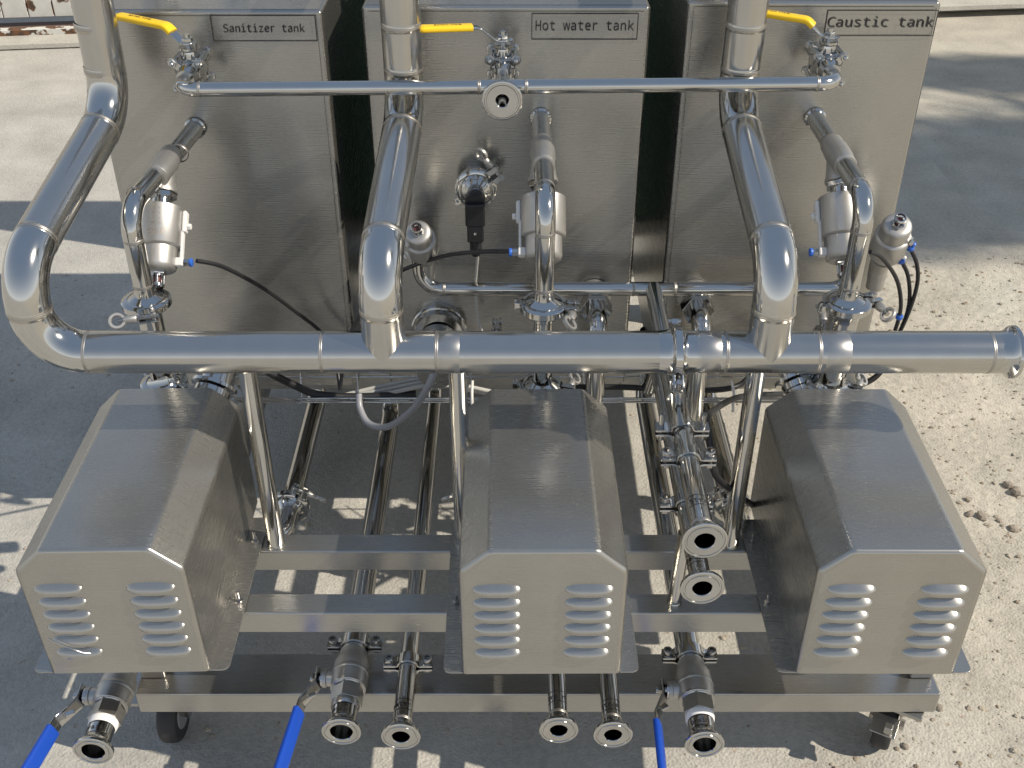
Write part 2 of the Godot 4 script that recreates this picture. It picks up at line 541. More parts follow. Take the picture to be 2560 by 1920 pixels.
# a two-piece pipe clamp with a wing nut. Local: pipe along y, lugs toward +x, bolt along z, wing nut on the side of sz
func make_clamp(label: String, at: Vector3, bas: Basis, sz := 1.0, r := 0.0315, flip := 1.0) -> Node3D:
	var t := thing("pipe_clamp", label, "pipe clamp", at)
	t.basis = bas
	var k := r - 0.0315
	var prof := P2([0.0232 + k, -0.0068, 0.0285 + k, -0.0068, 0.0315 + k, -0.0040, 0.0315 + k, 0.0040, 0.0285 + k, 0.0068, 0.0232 + k, 0.0068, 0.0255 + k, 0.0035, 0.0255 + k, -0.0035, 0.0232 + k, -0.0068])
	for s in [-1.0, 1.0]:
		var b := MB.new()
		var g := 0.11
		if s > 0: b.lathe(prof, Vector3.ZERO, Vector3.UP, 20, g, PI - 0.05, Vector3.RIGHT)
		else: b.lathe(prof, Vector3.ZERO, Vector3.UP, 20, PI + 0.05, TAU - g, Vector3.RIGHT)
		# lugs on both faces of the half band
		var zc = -s * 0.0075
		for e in [-1.0, 1.0]:
			b.box(Vector3(0.037 + k, e * 0.0050, zc), Vector3(0.017, 0.0030, 0.0085), 0.0008)
		part(t, "band", b, "bright")
	var hinge := MB.new()
	hinge.box(Vector3(-0.0335 - k, 0, 0), Vector3(0.009, 0.0085, 0.012), 0.001)
	hinge.rod(Vector3(-0.0365 - k, -0.0075, 0), Vector3(-0.0365 - k, 0.0075, 0), 0.0026, 12)
	part(t, "hinge", hinge, "bright")
	var bolt := MB.new()
	var bx := 0.0385 + k
	bolt.rod(Vector3(bx, 0, -sz * 0.0135), Vector3(bx, 0, sz * 0.036), 0.0031, 14)
	bolt.rod(Vector3(bx, -0.0082, -sz * 0.0075), Vector3(bx, 0.0082, -sz * 0.0075), 0.0030, 14)
	part(t, "bolt", bolt, "bolt")
	var w := MB.new()
	w.lathe(P2([0.0, 0.0, 0.0055, 0.0, 0.006, 0.001, 0.0048, 0.013, 0.0042, 0.016, 0.0, 0.016]), Vector3(bx, 0, sz * 0.0135), Vector3(0, 0, sz), 20)
	var ec := Vector3(bx, 0, sz * 0.037)
	var ring_n := Vector3(0, 1, 0).rotated(Vector3(0, 0, 1), -0.75 * flip)
	w.lathe(P2([0.0072, -0.0026, 0.0102, -0.0026, 0.0108, -0.0015, 0.0108, 0.0015, 0.0102, 0.0026, 0.0072, 0.0026, 0.0066, 0.0015, 0.0066, -0.0015, 0.0072, -0.0026]), ec, ring_n, 28)
	part(t, "wing_nut", w, "cast")
	return t

# a saddle clamp. Local: pipe along z, ears to +-x, strap over the top
func make_saddle(label: String, at: Vector3, r: float, studs := false) -> Node3D:
	var t := thing("saddle_clamp", label, "saddle clamp", at)
	for s in [1.0, -1.0]:
		var outer := []
		var inner := []
		var ro := r + 0.0042
		var pts := [Vector2(-r - 0.021, 0.0035), Vector2(-r - 0.0055, 0.0035)]
		for k in 13:
			var th := PI - lerpf(0.32, PI - 0.32, k / 12.0)
			pts.append(Vector2(cos(th), sin(th)) * (r + 0.0021))
		pts.append(Vector2(r + 0.0055, 0.0035)); pts.append(Vector2(r + 0.021, 0.0035))
		for i in pts.size():
			var a: Vector2 = pts[maxi(i - 1, 0)]
			var b: Vector2 = pts[mini(i + 1, pts.size() - 1)]
			var d := (b - a).normalized()
			var nn := Vector2(-d.y, d.x) * 0.0019
			outer.append(pts[i] + nn); inner.append(pts[i] - nn)
		inner.reverse()
		var poly := PackedVector2Array()
		for p in outer: poly.append(Vector2(p.x, p.y * s))
		for p in inner: poly.append(Vector2(p.x, p.y * s))
		var b2 := MB.new()
		b2.prism(poly, Vector3(0, 0, -0.009), Vector3.RIGHT, Vector3.UP, Vector3(0, 0, 1), 0.018, 0.0009, 0.75)
		part(t, "strap", b2, "bright")
	for s in [1.0, -1.0]:
		var b := MB.new()
		var x: float = s * (r + 0.0135)
		if studs:
			b.rod(Vector3(x, -0.009, 0), Vector3(x, 0.024, 0), 0.0037, 14)
			b.lathe(P2([0, -0.013, 0.0062, -0.013, 0.0066, -0.012, 0.0066, -0.0055, 0, -0.0055]), Vector3(x, 0, 0), Vector3.UP, 18)
		else:
			b.lathe(P2([0, -0.012, 0.0036, -0.012, 0.0036, 0.0056, 0.0060, 0.0056, 0.0064, 0.0062, 0.0064, 0.0125, 0.0058, 0.0132, 0.0036, 0.0132, 0.0032, 0.0085, 0, 0.0085]), Vector3(x, 0, 0), Vector3.UP, 20)
			b.hexa(Vector3(x, -0.0115, 0), Vector3.UP, 0.0062, 0.005)
		part(t, "bolt", b, "bolt")
	return t

# three-piece ball valve with a yellow lever. Local: bore along z, stem up, lever toward -x (turned by lever_turn)
func make_ball_valve(label: String, at: Vector3, lever_turn: float, long_grip: bool) -> Node3D:
	var t := thing("ball_valve", label, "ball valve", at, "yellow handled ball valves on the rinse header")
	var b := MB.new()
	b.lathe(P2([0, -0.016, 0.0165, -0.016, 0.0175, -0.012, 0.0175, 0.012, 0.0165, 0.016, 0, 0.016]), Vector3.ZERO, Vector3(0, 0, 1), 28)
	b.box(Vector3(0, 0, 0), Vector3(0.033, 0.033, 0.022), 0.004)
	b.lathe(P2([0.0125, 0.010, 0.0115, 0.020, 0.0105, 0.026, 0.0125, 0.028, 0.0125, 0.031, 0.0, 0.031]), Vector3.ZERO, Vector3.UP, 24)
	part(t, "body", b, "bright")
	var lobes := PackedVector2Array()
	for k in 64:
		var th := TAU * k / 64
		var rr := 0.0165 + 0.0105 * pow(maxf(0.0, cos(4.0 * (th - PI / 4))), 1.5) * 0.95
		lobes.append(Vector2.from_angle(th) * rr)
	for s in [-1.0, 1.0]:
		var e := MB.new()
		e.prism(lobes, Vector3(0, 0, 0.0165 if s > 0 else -0.0235), Vector3.RIGHT, Vector3.UP, Vector3(0, 0, 1), 0.007, 0.0012, 0.6)
		e.lathe(P2([0.0155, 0.022, 0.0135, 0.030, 0.0115, 0.038, 0, 0.038]), Vector3.ZERO, Vector3(0, 0, s), 24)
		part(t, "end_flange", e, "bright")
	for sx in [-1.0, 1.0]:
		for sy in [-1.0, 1.0]:
			var c := Vector3(sx * 0.0172, sy * 0.0172, 0)
			var q := MB.new()
			q.rod(c + Vector3(0, 0, -0.030), c + Vector3(0, 0, 0.029), 0.0031, 14)
			q.lathe(P2([0.0, 0.0335, 0.0012, 0.0334, 0.0028, 0.032, 0.0031, 0.029]), c, Vector3(0, 0, -1) * -1.0, 14)
			q.hexa(c + Vector3(0, 0, 0.0238), Vector3(0, 0, 1), 0.0060, 0.0046, sx * 0.3)
			q.hexa(c + Vector3(0, 0, -0.0292), Vector3(0, 0, 1), 0.0060, 0.0052, sy * 0.2)
			q.lathe(P2([0, 0.0, 0.0066, 0.0, 0.0066, 0.0011, 0, 0.0011]), c + Vector3(0, 0, 0.0236), Vector3(0, 0, 1), 18)
			part(t, "bolt", q, "bright")
	var st := MB.new()
	st.rod(Vector3(0, 0.030, 0), Vector3(0, 0.0475, 0), 0.0042, 14)
	st.hexa(Vector3(0, 0.0375, 0), Vector3.UP, 0.0072, 0.0055, 0.4)
	st.lathe(P2([0, 0.0345, 0.0085, 0.0345, 0.0085, 0.0358, 0, 0.0358]), Vector3.ZERO, Vector3.UP, 20)
	part(t, "stem_nut", st, "bright")
	var rot := Basis(Vector3.UP, lever_turn)
	var lv := MB.new()
	var pth := []
	for p in [Vector3(0.0115, 0.0365, 0), Vector3(-0.0095, 0.0365, 0), Vector3(-0.031, 0.0545, 0), Vector3(-0.098, 0.0575, 0)]: pth.append(rot * p)
	lv.tube(bend(pth, 0.012, 6), 0.0013, 16, true, 0.0068, Vector3.UP, 0.4)
	lv.lathe(P2([0, -0.0014, 0.0098, -0.0014, 0.0102, -0.0008, 0.0102, 0.0008, 0.0098, 0.0014, 0, 0.0014]), Vector3(0, 0.0365, 0), Vector3.UP, 22)
	lv.box(rot * Vector3(0.0125, 0.0335, 0), Vector3(0.0022, 0.008, 0.006), 0.0006, rot)
	part(t, "lever", lv, "bright")
	var gp := []
	var start := Vector3(-0.0225, 0.0475, 0) if long_grip else Vector3(-0.041, 0.0552, 0)
	gp.append(rot * start)
	if long_grip: gp.append(rot * Vector3(-0.031, 0.0545, 0))
	gp.append(rot * Vector3(-0.106, 0.058, 0))
	var path := bend(gp, 0.013, 6)
	var grip := MB.new()
	grip.tube(path, 0.0042, 24, true, 0.0088, Vector3.UP, 0.62)
	# rounded nose of the grip
	var nose := path[path.size() - 1]
	var dirn := (path[path.size() - 1] - path[path.size() - 2]).normalized()
	var side := dirn.cross(Vector3.UP).normalized()
	var prev := []
	for i in 7:
		var a := i / 6.0 * PI * 0.5
		var ring := []
		for k in 25:
			var th := TAU * k / 24
			var ca := cos(th); var sa := sin(th)
			var e1 := signf(ca) * pow(absf(ca), 0.62) * 0.0042 * cos(a)
			var e2 := signf(sa) * pow(absf(sa), 0.62) * 0.0088 * cos(a)
			ring.append([nose + Vector3.UP * e1 + side * e2 + dirn * (0.0075 * sin(a)), (Vector3.UP * ca * cos(a) + side * (sa * 0.5) * cos(a) + dirn * sin(a)).normalized()])
		if i > 0:
			for k in 24: grip.quad(prev[k][0], prev[k + 1][0], ring[k + 1][0], ring[k][0], prev[k][1], prev[k + 1][1], ring[k + 1][1], ring[k][1])
		prev = ring
	var g := part(t, "grip", grip, "yellow")
	var tx := text_mb("BALL VALVE", 0.0042, 0.0002, 1.2, "Droid Sans")
	var o := MB.new()
	# printed on the upper side, read from behind the valve
	var xd := rot * Vector3(-1, 0.045, 0).normalized()
	var up := rot * Vector3(0.045, 1, 0).normalized()
	var zd := xd.cross(up)
	o.append(tx, Transform3D(Basis(xd, -zd, up), rot * Vector3(-0.073, 0.0610, 0)))
	part(g, "lettering", o, "ink")
	return t

# pneumatic angle-seat valve. Local: pipe along z, actuator along dir from the seat, side = which side carries the air bar
func make_angle_valve(label: String, at: Vector3, dir: Vector3, side: Vector3, scale_: float, pipe_dir := Vector3(0, 0, 1), group := "") -> Node3D:
	var t := thing("pneumatic_valve", label, "valve", at, group)
	var A := dir.normalized()
	var s := scale_
	var b := MB.new()
	b.lathe(P2([0, -0.038, 0.0146, -0.038, 0.0153, -0.0365, 0.0153, -0.022, 0.0164, -0.014, 0.0166, 0.0, 0.0164, 0.014, 0.0153, 0.022, 0.0153, 0.0355, 0.0146, 0.037, 0, 0.037]).map(func(p): return p * s), Vector3.ZERO, pipe_dir, 32)
	b.lathe(P2([0.0150, 0.0, 0.0165, 0.018, 0.0180, 0.030, 0.0196, 0.034, 0.0196, 0.0385, 0.0, 0.0385]).map(func(p): return p * s), Vector3.ZERO, A, 32)
	part(t, "body", b, "cast")
	var bn := MB.new()
	bn.hexa(A * 0.0388 * s, A, 0.0188 * s, 0.0075 * s, 0.2)
	bn.lathe(P2([0.0128, 0.046, 0.0128, 0.0615, 0, 0.0615]).map(func(p): return p * s), Vector3.ZERO, A, 28)
	part(t, "bonnet", bn, "bright")
	var ac := MB.new()
	ac.lathe(P2([0.0, 0.0600, 0.0290, 0.0600, 0.0297, 0.0607, 0.0297, 0.1120, 0.0285, 0.1135, 0.0245, 0.1150, 0.0245, 0.1385, 0.0230, 0.1435, 0.0195, 0.1460, 0.012, 0.1465, 0.0, 0.1465]).map(func(p): return p * s), Vector3.ZERO, A, 48)
	var acp := part(t, "actuator", ac, "cast")
	var cap := MB.new()
	cap.hexa(A * 0.1462 * s, A, 0.0118 * s, 0.0045 * s)
	cap.lathe(P2([0.0092, 0.150, 0.0092, 0.153, 0.0, 0.153]).map(func(p): return p * s), Vector3.ZERO, A, 24)
	cap.lathe(P2([0.0088, 0.1625, 0.0098, 0.1630, 0.0098, 0.1665, 0.0088, 0.1675, 0.0072, 0.1675, 0.0068, 0.1630]).map(func(p): return p * s), Vector3.ZERO, A, 24)
	var e1 := A.cross(side).normalized()
	for k in 5:
		var d := side.rotated(A, TAU * k / 5) * 0.0088 * s
		cap.rod(A * 0.152 * s + d, A * 0.164 * s + d, 0.0016 * s, 8)
	var cp := part(t, "position_indicator", cap, "bright")
	var red := MB.new()
	red.rod(A * 0.152 * s, A * 0.1605 * s, 0.0052 * s, 16)
	part(cp, "indicator_pin", red, "red")
	# air bar beside the actuator with its fitting
	var q := side.normalized()
	var fw := q.cross(A).normalized()
	var bar := MB.new()
	var bas := Basis(q, A, fw)
	bar.box(q * 0.0325 * s + A * 0.0790 * s, Vector3(0.0065, 0.0300, 0.012) * s, 0.0022 * s, bas)
	bar.box(q * 0.0305 * s + A * 0.1110 * s, Vector3(0.0035, 0.040, 0.009) * s, 0.001 * s, bas)
	bar.box(q * 0.0280 * s + A * 0.1340 * s, Vector3(0.0110, 0.012, 0.012) * s, 0.002 * s, bas)
	bar.hexa(q * 0.0358 * s + A * 0.0850 * s, q, 0.0045 * s, 0.005 * s)
	part(t, "air_bar", bar, "white_plastic")
	var fit := MB.new()
	fit.hexa(q * 0.0335 * s + A * 0.1340 * s, q, 0.0052 * s, 0.0075 * s)
	var fp := part(t, "air_fitting", fit, "bright")
	var blue := MB.new()
	blue.lathe(P2([0, 0.0410, 0.0050, 0.0410, 0.0056, 0.0420, 0.0056, 0.0445, 0.0046, 0.0452, 0, 0.0452]).map(func(p): return p * s), A * 0.1340 * s, q, 20)
	part(fp, "release_ring", blue, "blue_ring")
	return t

# drain valve with blue lever. Local: bore along z with the outlet at the origin facing +z
func make_drain_valve(label: String, at: Vector3, white_band: bool, lean: float) -> Node3D:
	var t := thing("drain_valve", label, "drain valve", at, "blue handled drain valves below the front beam")
	var b := MB.new()
	b.lathe(P2([0.0168, -0.134, 0.0190, -0.132, 0.0190, -0.124, 0.0205, -0.120, 0.0238, -0.112, 0.0245, -0.100, 0.0245, -0.096, 0.0252, -0.095, 0.0252, -0.092, 0.0243, -0.091, 0.0248, -0.083, 0.0236, -0.072, 0.0228, -0.069, 0.0, -0.069]), Vector3.ZERO, Vector3(0, 0, 1), 40)
	b.lathe(P2([0.0115, 0.018, 0.0105, 0.030, 0.0120, 0.031, 0.0120, 0.036, 0, 0.036]), Vector3(0, 0, -0.088), Vector3(-1, 0, 0), 22)
	part(t, "body", b, "cast")
	var hx := MB.new()
	hx.hexa(Vector3(0, 0, -0.0715), Vector3(0, 0, 1), 0.0222, 0.026, 0.15)
	hx.lathe(P2([0.0212, -0.0735, 0.0238, -0.073, 0.0238, -0.0700, 0.0205, -0.068]), Vector3.ZERO, Vector3(0, 0, 1), 36)
	part(t, "hexagon_end", hx, "matte")
	var tp := MB.new()
	tp.lathe(P2([0.0165, -0.047, 0.0188, -0.046, 0.0192, -0.043, 0.0184, -0.038, 0.0172, -0.036]), Vector3.ZERO, Vector3(0, 0, 1), 32)
	part(t, "sealing_tape", tp, "tape" if white_band else "matte")
	var nz := MB.new()
	nz.tube(PackedVector3Array([Vector3(0, 0, -0.05), Vector3(0, 0, -0.018)]), 0.0168, 36, false)
	ferrule(nz, Vector3.ZERO, Vector3(0, 0, 1), 0.0168, 0.0145, 0.0254, 0.068)
	part(t, "outlet_ferrule", nz, "bright")
	var st := MB.new()
	st.rod(Vector3(-0.034, 0, -0.088), Vector3(-0.053, 0, -0.088), 0.0042, 14)
	st.hexa(Vector3(-0.0445, 0, -0.088), Vector3(-1, 0, 0), 0.0080, 0.0055, 0.3)
	st.lathe(P2([0, 0.036, 0.0105, 0.036, 0.0105, 0.0385, 0, 0.0385]), Vector3(0, 0, -0.088), Vector3(-1, 0, 0), 20)
	part(t, "stem_nut", st, "bright")
	var lv := MB.new()
	var up := Vector3(-0.35, 0.94, 0).normalized()
	var p := [Vector3(-0.0415, 0.002, -0.100), Vector3(-0.0415, 0.001, -0.078), Vector3(-0.058 - lean * 0.3, -0.002, -0.048), Vector3(-0.066 - lean, -0.004, 0.055)]
	lv.tube(bend(p, 0.012, 6), 0.0095, 20, true, 0.0016, up, 0.45)
	lv.box(Vector3(-0.046, 0.006, -0.055), Vector3(0.012, 0.004, 0.007), 0.001, Basis(Vector3.UP, 0.5))
	part(t, "lever", lv, "bright")
	var g := MB.new()
	var a: Vector3 = p[2].lerp(p[3], 0.12)
	var e: Vector3 = p[3] + (p[3] - p[2]).normalized() * 0.03
	g.tube(PackedVector3Array([a, a.lerp(e, 0.5), e]), 0.0115, 24, true, 0.0046, up, 0.6)
	part(t, "grip", g, "blue")
	return t

func pipe_label(parent: Node3D, words: String, r: float, zc: float, turn: float, h := 0.0070) -> void:
	# black lettering with two rules wrapped round a pipe along local z; read from the front
	var tm := text_mb(words, h, 0.0002, 1.0)
	var mb := MB.new()
	var W := func(p: Vector3) -> Vector3:
		var a := p.x / r + turn
		var rr := r + 0.00035 + p.z
		return Vector3(sin(a) * rr, cos(a) * rr, zc - p.y)
	for i in range(0, tm.v.size(), 3):
		var q := []
		for k in 3: q.append(W.call(tm.v[i + k]))
		var nn: Vector3 = Vector3((q[0].x + q[1].x + q[2].x), (q[0].y + q[1].y + q[2].y), 0).normalized()
		mb.tri(q[0], q[1], q[2], nn, nn, nn)
	var half := 0.42 * h * words.length() / r * 1.1
	for yy in [-0.0075, 0.0085]:
		for k in 16:
			var a0 := turn + lerpf(-half, half, k / 16.0)
			var a1 := turn + lerpf(-half, half, (k + 1) / 16.0)
			var d0 := Vector3(sin(a0), cos(a0), 0)
			var d1 := Vector3(sin(a1), cos(a1), 0)
			var z0 := Vector3(0, 0, zc - yy - 0.00035)
			var z1 := Vector3(0, 0, zc - yy + 0.00035)
			var rr := r + 0.0004
			mb.quad(d0 * rr + z0, d1 * rr + z0, d1 * rr + z1, d0 * rr + z1, d0, d1, d1, d0)
	part(parent, "lettering", mb, "ink")

# ------------------------------------------------------------------ scene
func _ready() -> void:
	rng.seed = 4711
	set_view_and_light()
	make_materials()
	build_ground()
	build_wall()
	build_frame()
	build_tanks()
	build_manifold()
	build_header()
	build_outlets()
	build_covers()
	build_lower_pipes()
	build_steam_lines()
	build_small()
	build_hoses()
	build_casters()
	build_surroundings()

func set_view_and_light() -> void:
	var cam := Camera3D.new()
	cam.name = "camera"
	cam.fov = 2.0 * rad_to_deg(atan(960.0 / FOC))
	cam.near = 0.05
	cam.far = 900.0
	add_child(cam)
	cam.position = Vector3(0, H, 0)
	cam.rotation_degrees = Vector3(-PITCH, 0, 0)
	cam.current = true
	var env := Environment.new()
	env.background_mode = Environment.BG_SKY
	var sky := Sky.new()
	var sm := ProceduralSkyMaterial.new()
	sm.sky_top_color = Color(0.44, 0.505, 0.60)
	sm.sky_horizon_color = Color(0.86, 0.875, 0.88)
	sm.sky_curve = 0.20
	sm.ground_bottom_color = Color(0.30, 0.28, 0.24)
	sm.ground_horizon_color = Color(0.6, 0.6, 0.57)
	sm.sun_angle_max = 0.0
	sky.sky_material = sm
	env.sky = sky
	env.ambient_light_source = Environment.AMBIENT_SOURCE_SKY
	env.tonemap_mode = Environment.TONE_MAPPER_LINEAR
	env.tonemap_exposure = 1.0
	env.background_energy_multiplier = 1.4
	env.sdfgi_enabled = true
	env.ssao_enabled = true
	env.ssil_enabled = true
	var we := WorldEnvironment.new()
	we.name = "environment"
	we.environment = env
	add_child(we)
	var sun := DirectionalLight3D.new()
	sun.name = "sun"
	sun.light_energy = 1.6
	sun.light_color = Color(1.0, 0.955, 0.885)
	sun.light_angular_distance = 0.5
	sun.shadow_enabled = true
	add_child(sun)
	sun.look_at_from_position(Vector3.ZERO, Vector3(-1.05, -1.0, -0.32), Vector3.UP)

var hn := FastNoiseLite.new()
var hn2 := FastNoiseLite.new()
var hn3 := FastNoiseLite.new()
var hn4 := FastNoiseLite.new()
func ground_h(x: float, f: float) -> float:
	var rough := smoothstep(0.35, 0.85, x + 0.12 * hn.get_noise_2d(x * 60.0, f * 60.0)) * (1.0 - smoothstep(2.4, 3.2, f))
	var near := 1.0 - smoothstep(0.5, 1.2, absf(x - 0.2) - 1.0)
	var chip := hn4.get_noise_2d(x * 800.0, f * 1300.0)
	var pit := hn2.get_noise_2d(x * 1000.0, f * 1000.0)
	var big := hn3.get_noise_2d(x * 1000.0, f * 1000.0)
	return (0.0012 * pit * (0.5 + 1.6 * rough) + 0.0026 * big * (0.5 + rough) - 0.0030 * (0.15 + rough) * smoothstep(-0.62, -0.86, chip) * smoothstep(-0.1, 0.35, hn.get_noise_2d(x * 500.0, f * 500.0))) - 0.003

func build_ground() -> void:
	hn.seed = 1; hn.frequency = 0.02
	hn2.seed = 2; hn2.frequency = 0.045; hn2.fractal_octaves = 3
	hn4.seed = 4; hn4.frequency = 0.045; hn4.noise_type = FastNoiseLite.TYPE_CELLULAR; hn4.cellular_return_type = FastNoiseLite.RETURN_DISTANCE; hn4.cellular_jitter = 1.0
	hn3.seed = 3; hn3.frequency = 0.006; hn3.fractal_octaves = 3
	var xs := []
	var fs := []
	for v in [-400.0, -120.0, -40.0, -15.0, -7.0, -4.0, -2.6]: xs.append(v)
	var x := -1.5
	while x < 1.75:
		xs.append(x)
		x += 0.0068
	for v in [2.6, 4.0, 7.0, 15.0, 40.0, 120.0, 400.0]: xs.append(v)
	for v in [-400.0, -120.0, -40.0, -15.0, -6.0, -2.0, 0.0, 0.5]: fs.append(v)
	x = 0.9
	while x < 2.5:
		fs.append(x)
		x += 0.0068
	while x < 5.0:
		fs.append(x)
		x += 0.05
	for v in [6.0, 9.0, 15.0, 40.0, 120.0, 400.0]: fs.append(v)
	var nx := xs.size()
	var nf := fs.size()
	var hs := PackedFloat32Array()
	hs.resize(nx * nf)
	for j in nf:
		for i in nx:
			var inside: bool = xs[i] > -1.51 and xs[i] < 1.76 and fs[j] > 0.89 and fs[j] < 2.51
			hs[j * nx + i] = ground_h(xs[i], fs[j]) if inside else -0.003
	var vs := PackedVector3Array(); vs.resize(nx * nf)
	var ns := PackedVector3Array(); ns.resize(nx * nf)
	var cs := PackedColorArray(); cs.resize(nx * nf)
	for j in nf:
		for i in nx:
			var k := j * nx + i
			vs[k] = V(xs[i], hs[k], fs[j])
			var i0 := maxi(i - 1, 0); var i1 := mini(i + 1, nx - 1)
			var j0 := maxi(j - 1, 0); var j1 := mini(j + 1, nf - 1)
			var dx: float = (hs[j * nx + i1] - hs[j * nx + i0]) / (xs[i1] - xs[i0])
			var df: float = (hs[j1 * nx + i] - hs[j0 * nx + i]) / (fs[j1] - fs[j0])
			ns[k] = Vector3(-dx, 1.0, df).normalized()
			# two pours: smooth greyer concrete on one side, sandier worn concrete with stones on the other
			var w := smoothstep(0.2, 0.9, xs[i] + 0.25 * hn.get_noise_2d(xs[i] * 40.0, fs[j] * 40.0))
			var st := 1.0 + 0.10 * hn.get_noise_2d(xs[i] * 90.0 + 300.0, fs[j] * 90.0) + 0.06 * hn3.get_noise_2d(xs[i] * 700.0, fs[j] * 700.0 + 90.0)
			var c := Color(0.99, 1.0, 1.03).lerp(Color(1.06, 1.025, 0.965), w)
			cs[k] = Color(minf(1.0, c.r * st * 0.93), minf(1.0, c.g * st * 0.93), minf(1.0, c.b * st * 0.93))
	var ids := PackedInt32Array()
	ids.resize((nx - 1) * (nf - 1) * 6)
	var w2 := 0
	for j in nf - 1:
		for i in nx - 1:
			var a := j * nx + i
			for q in [a, a + nx, a + 1, a + 1, a + nx, a + nx + 1]:
				ids[w2] = q
				w2 += 1
	var arr := []
	arr.resize(Mesh.ARRAY_MAX)
	arr[Mesh.ARRAY_VERTEX] = vs
	arr[Mesh.ARRAY_NORMAL] = ns
	arr[Mesh.ARRAY_COLOR] = cs
	arr[Mesh.ARRAY_INDEX] = ids
	var am := ArrayMesh.new()
	am.add_surface_from_arrays(Mesh.PRIMITIVE_TRIANGLES, arr)
	var g := MeshInstance3D.new()
	g.name = "ground"
	g.mesh = am
	g.material_override = mats["concrete"]
	g.set_meta("kind", "structure")
	add_child(g)
	# grit and gravel lying on the worn side
	var stone := MB.new()
	var dirs := []
	for k in 14:
		var yy := 1.0 - 2.0 * (k + 0.5) / 14.0
		var th := k * 2.39996
		dirs.append(Vector3(cos(th) * sqrt(1 - yy * yy), yy, sin(th) * sqrt(1 - yy * yy)))
	stone = stone_shape(77)
	var mm := MultiMesh.new()
	mm.transform_format = MultiMesh.TRANSFORM_3D
	mm.use_colors = true
	mm.mesh = stone.mesh()
	var list := []
	for k in 22000:
		var xx := rng.randf_range(-1.4, 1.75)
		var ff := rng.randf_range(0.92, 2.6)
		var keep := smoothstep(0.1, 0.8, xx) * 0.9 + 0.10
		if rng.randf() > keep: continue
		var r := 0.0009 + 0.0040 * pow(rng.randf(), 6.0)
		var bs := Basis.from_euler(Vector3(rng.randf() * TAU, rng.randf() * TAU, rng.randf() * TAU)).scaled(Vector3(r * rng.randf_range(0.8, 1.7), r * rng.randf_range(0.45, 0.8), r * rng.randf_range(0.8, 1.3)))
		list.append([Transform3D(bs, V(xx, ground_h(xx, ff) + r * 0.15, ff)), rng.randf()])
	mm.instance_count = list.size()
	for k in list.size():
		mm.set_instance_transform(k, list[k][0])
		var t: float = list[k][1]
		mm.set_instance_color(k, Color(0.40, 0.36, 0.29).lerp(Color(0.24, 0.185, 0.13), t * t))
	var mi := MultiMeshInstance3D.new()
	mi.name = "gravel"
	mi.multimesh = mm
	var sm: StandardMaterial3D = mats["stone"].duplicate()
	sm.albedo_color = Color.WHITE
	sm.vertex_color_use_as_albedo = true
	mi.material_override = sm
	mi.set_meta("kind", "stuff")
	mi.set_meta("label", "loose grit and gravel scattered over the worn concrete")
	mi.set_meta("category", "gravel")
	add_child(mi)
	# larger stones
	for s in [[2455, 1290, 0.011], [2425, 1285, 0.008], [2540, 1230, 0.012], [2535, 1320, 0.009], [2420, 1250, 0.007], [2348, 1770, 0.006], [2263, 1866, 0.006], [2520, 1215, 0.009], [2500, 1300, 0.006]]:
		var fg := 1.0
		for it in 30:
			var p := px(s[0], s[1], fg)
			fg *= H / (H - p.y)
		var o := MeshInstance3D.new()
		o.name = numbered("stone")
		o.mesh = stone_shape(int(s[0])).mesh()
		o.material_override = mats["stone"]
		o.set_meta("label", "loose brown stone lying on the gritty concrete beside the covers")
		o.set_meta("category", "stone")
		o.set_meta("group", "loose stones on the concrete")
		add_child(o)
		var gp := px(s[0], s[1], fg)
		var r: float = s[2]
		o.position = Vector3(gp.x, ground_h(gp.x, fg) + r * 0.4, gp.z)
		o.scale = Vector3(r * 1.2, r * 0.75, r)
		o.rotation.y = s[0] * 1.7

func stone_shape(seed_: int) -> MB:
	var r := RandomNumberGenerator.new()
	r.seed = seed_
	var mb := MB.new()
	var rows := 4
	var cols := 7
	var pt := []
	for i in rows + 1:
		var line := []
		for k in cols:
			var a := PI * i / rows
			var b := TAU * k / cols
			var d := Vector3(sin(a) * cos(b), cos(a), sin(a) * sin(b))
			line.append(d * (r.randf_range(0.7, 1.15) if i > 0 and i < rows else 0.85))
		pt.append(line)
	for i in rows:
		for k in cols:
			var k2 := (k + 1) % cols
			var a: Vector3 = pt[i][k]; var b: Vector3 = pt[i][k2]; var c: Vector3 = pt[i + 1][k2]; var d: Vector3 = pt[i + 1][k]
			if i == 0: a = pt[0][0]; b = pt[0][0]
			if i == rows - 1: c = pt[rows][0]; d = pt[rows][0]
			var n1 := (c - a).cross(b - a)
			if n1.dot(a + b + c) < 0: n1 = -n1
			var n2 := (d - a).cross(c - a)
			if n2.dot(a + c + d) < 0: n2 = -n2
			if n1.length() > 1e-6: mb.tri(a, b, c, n1.normalized(), n1.normalized(), n1.normalized())
			if n2.length() > 1e-6: mb.tri(a, c, d, n2.normalized(), n2.normalized(), n2.normalized())
	return mb

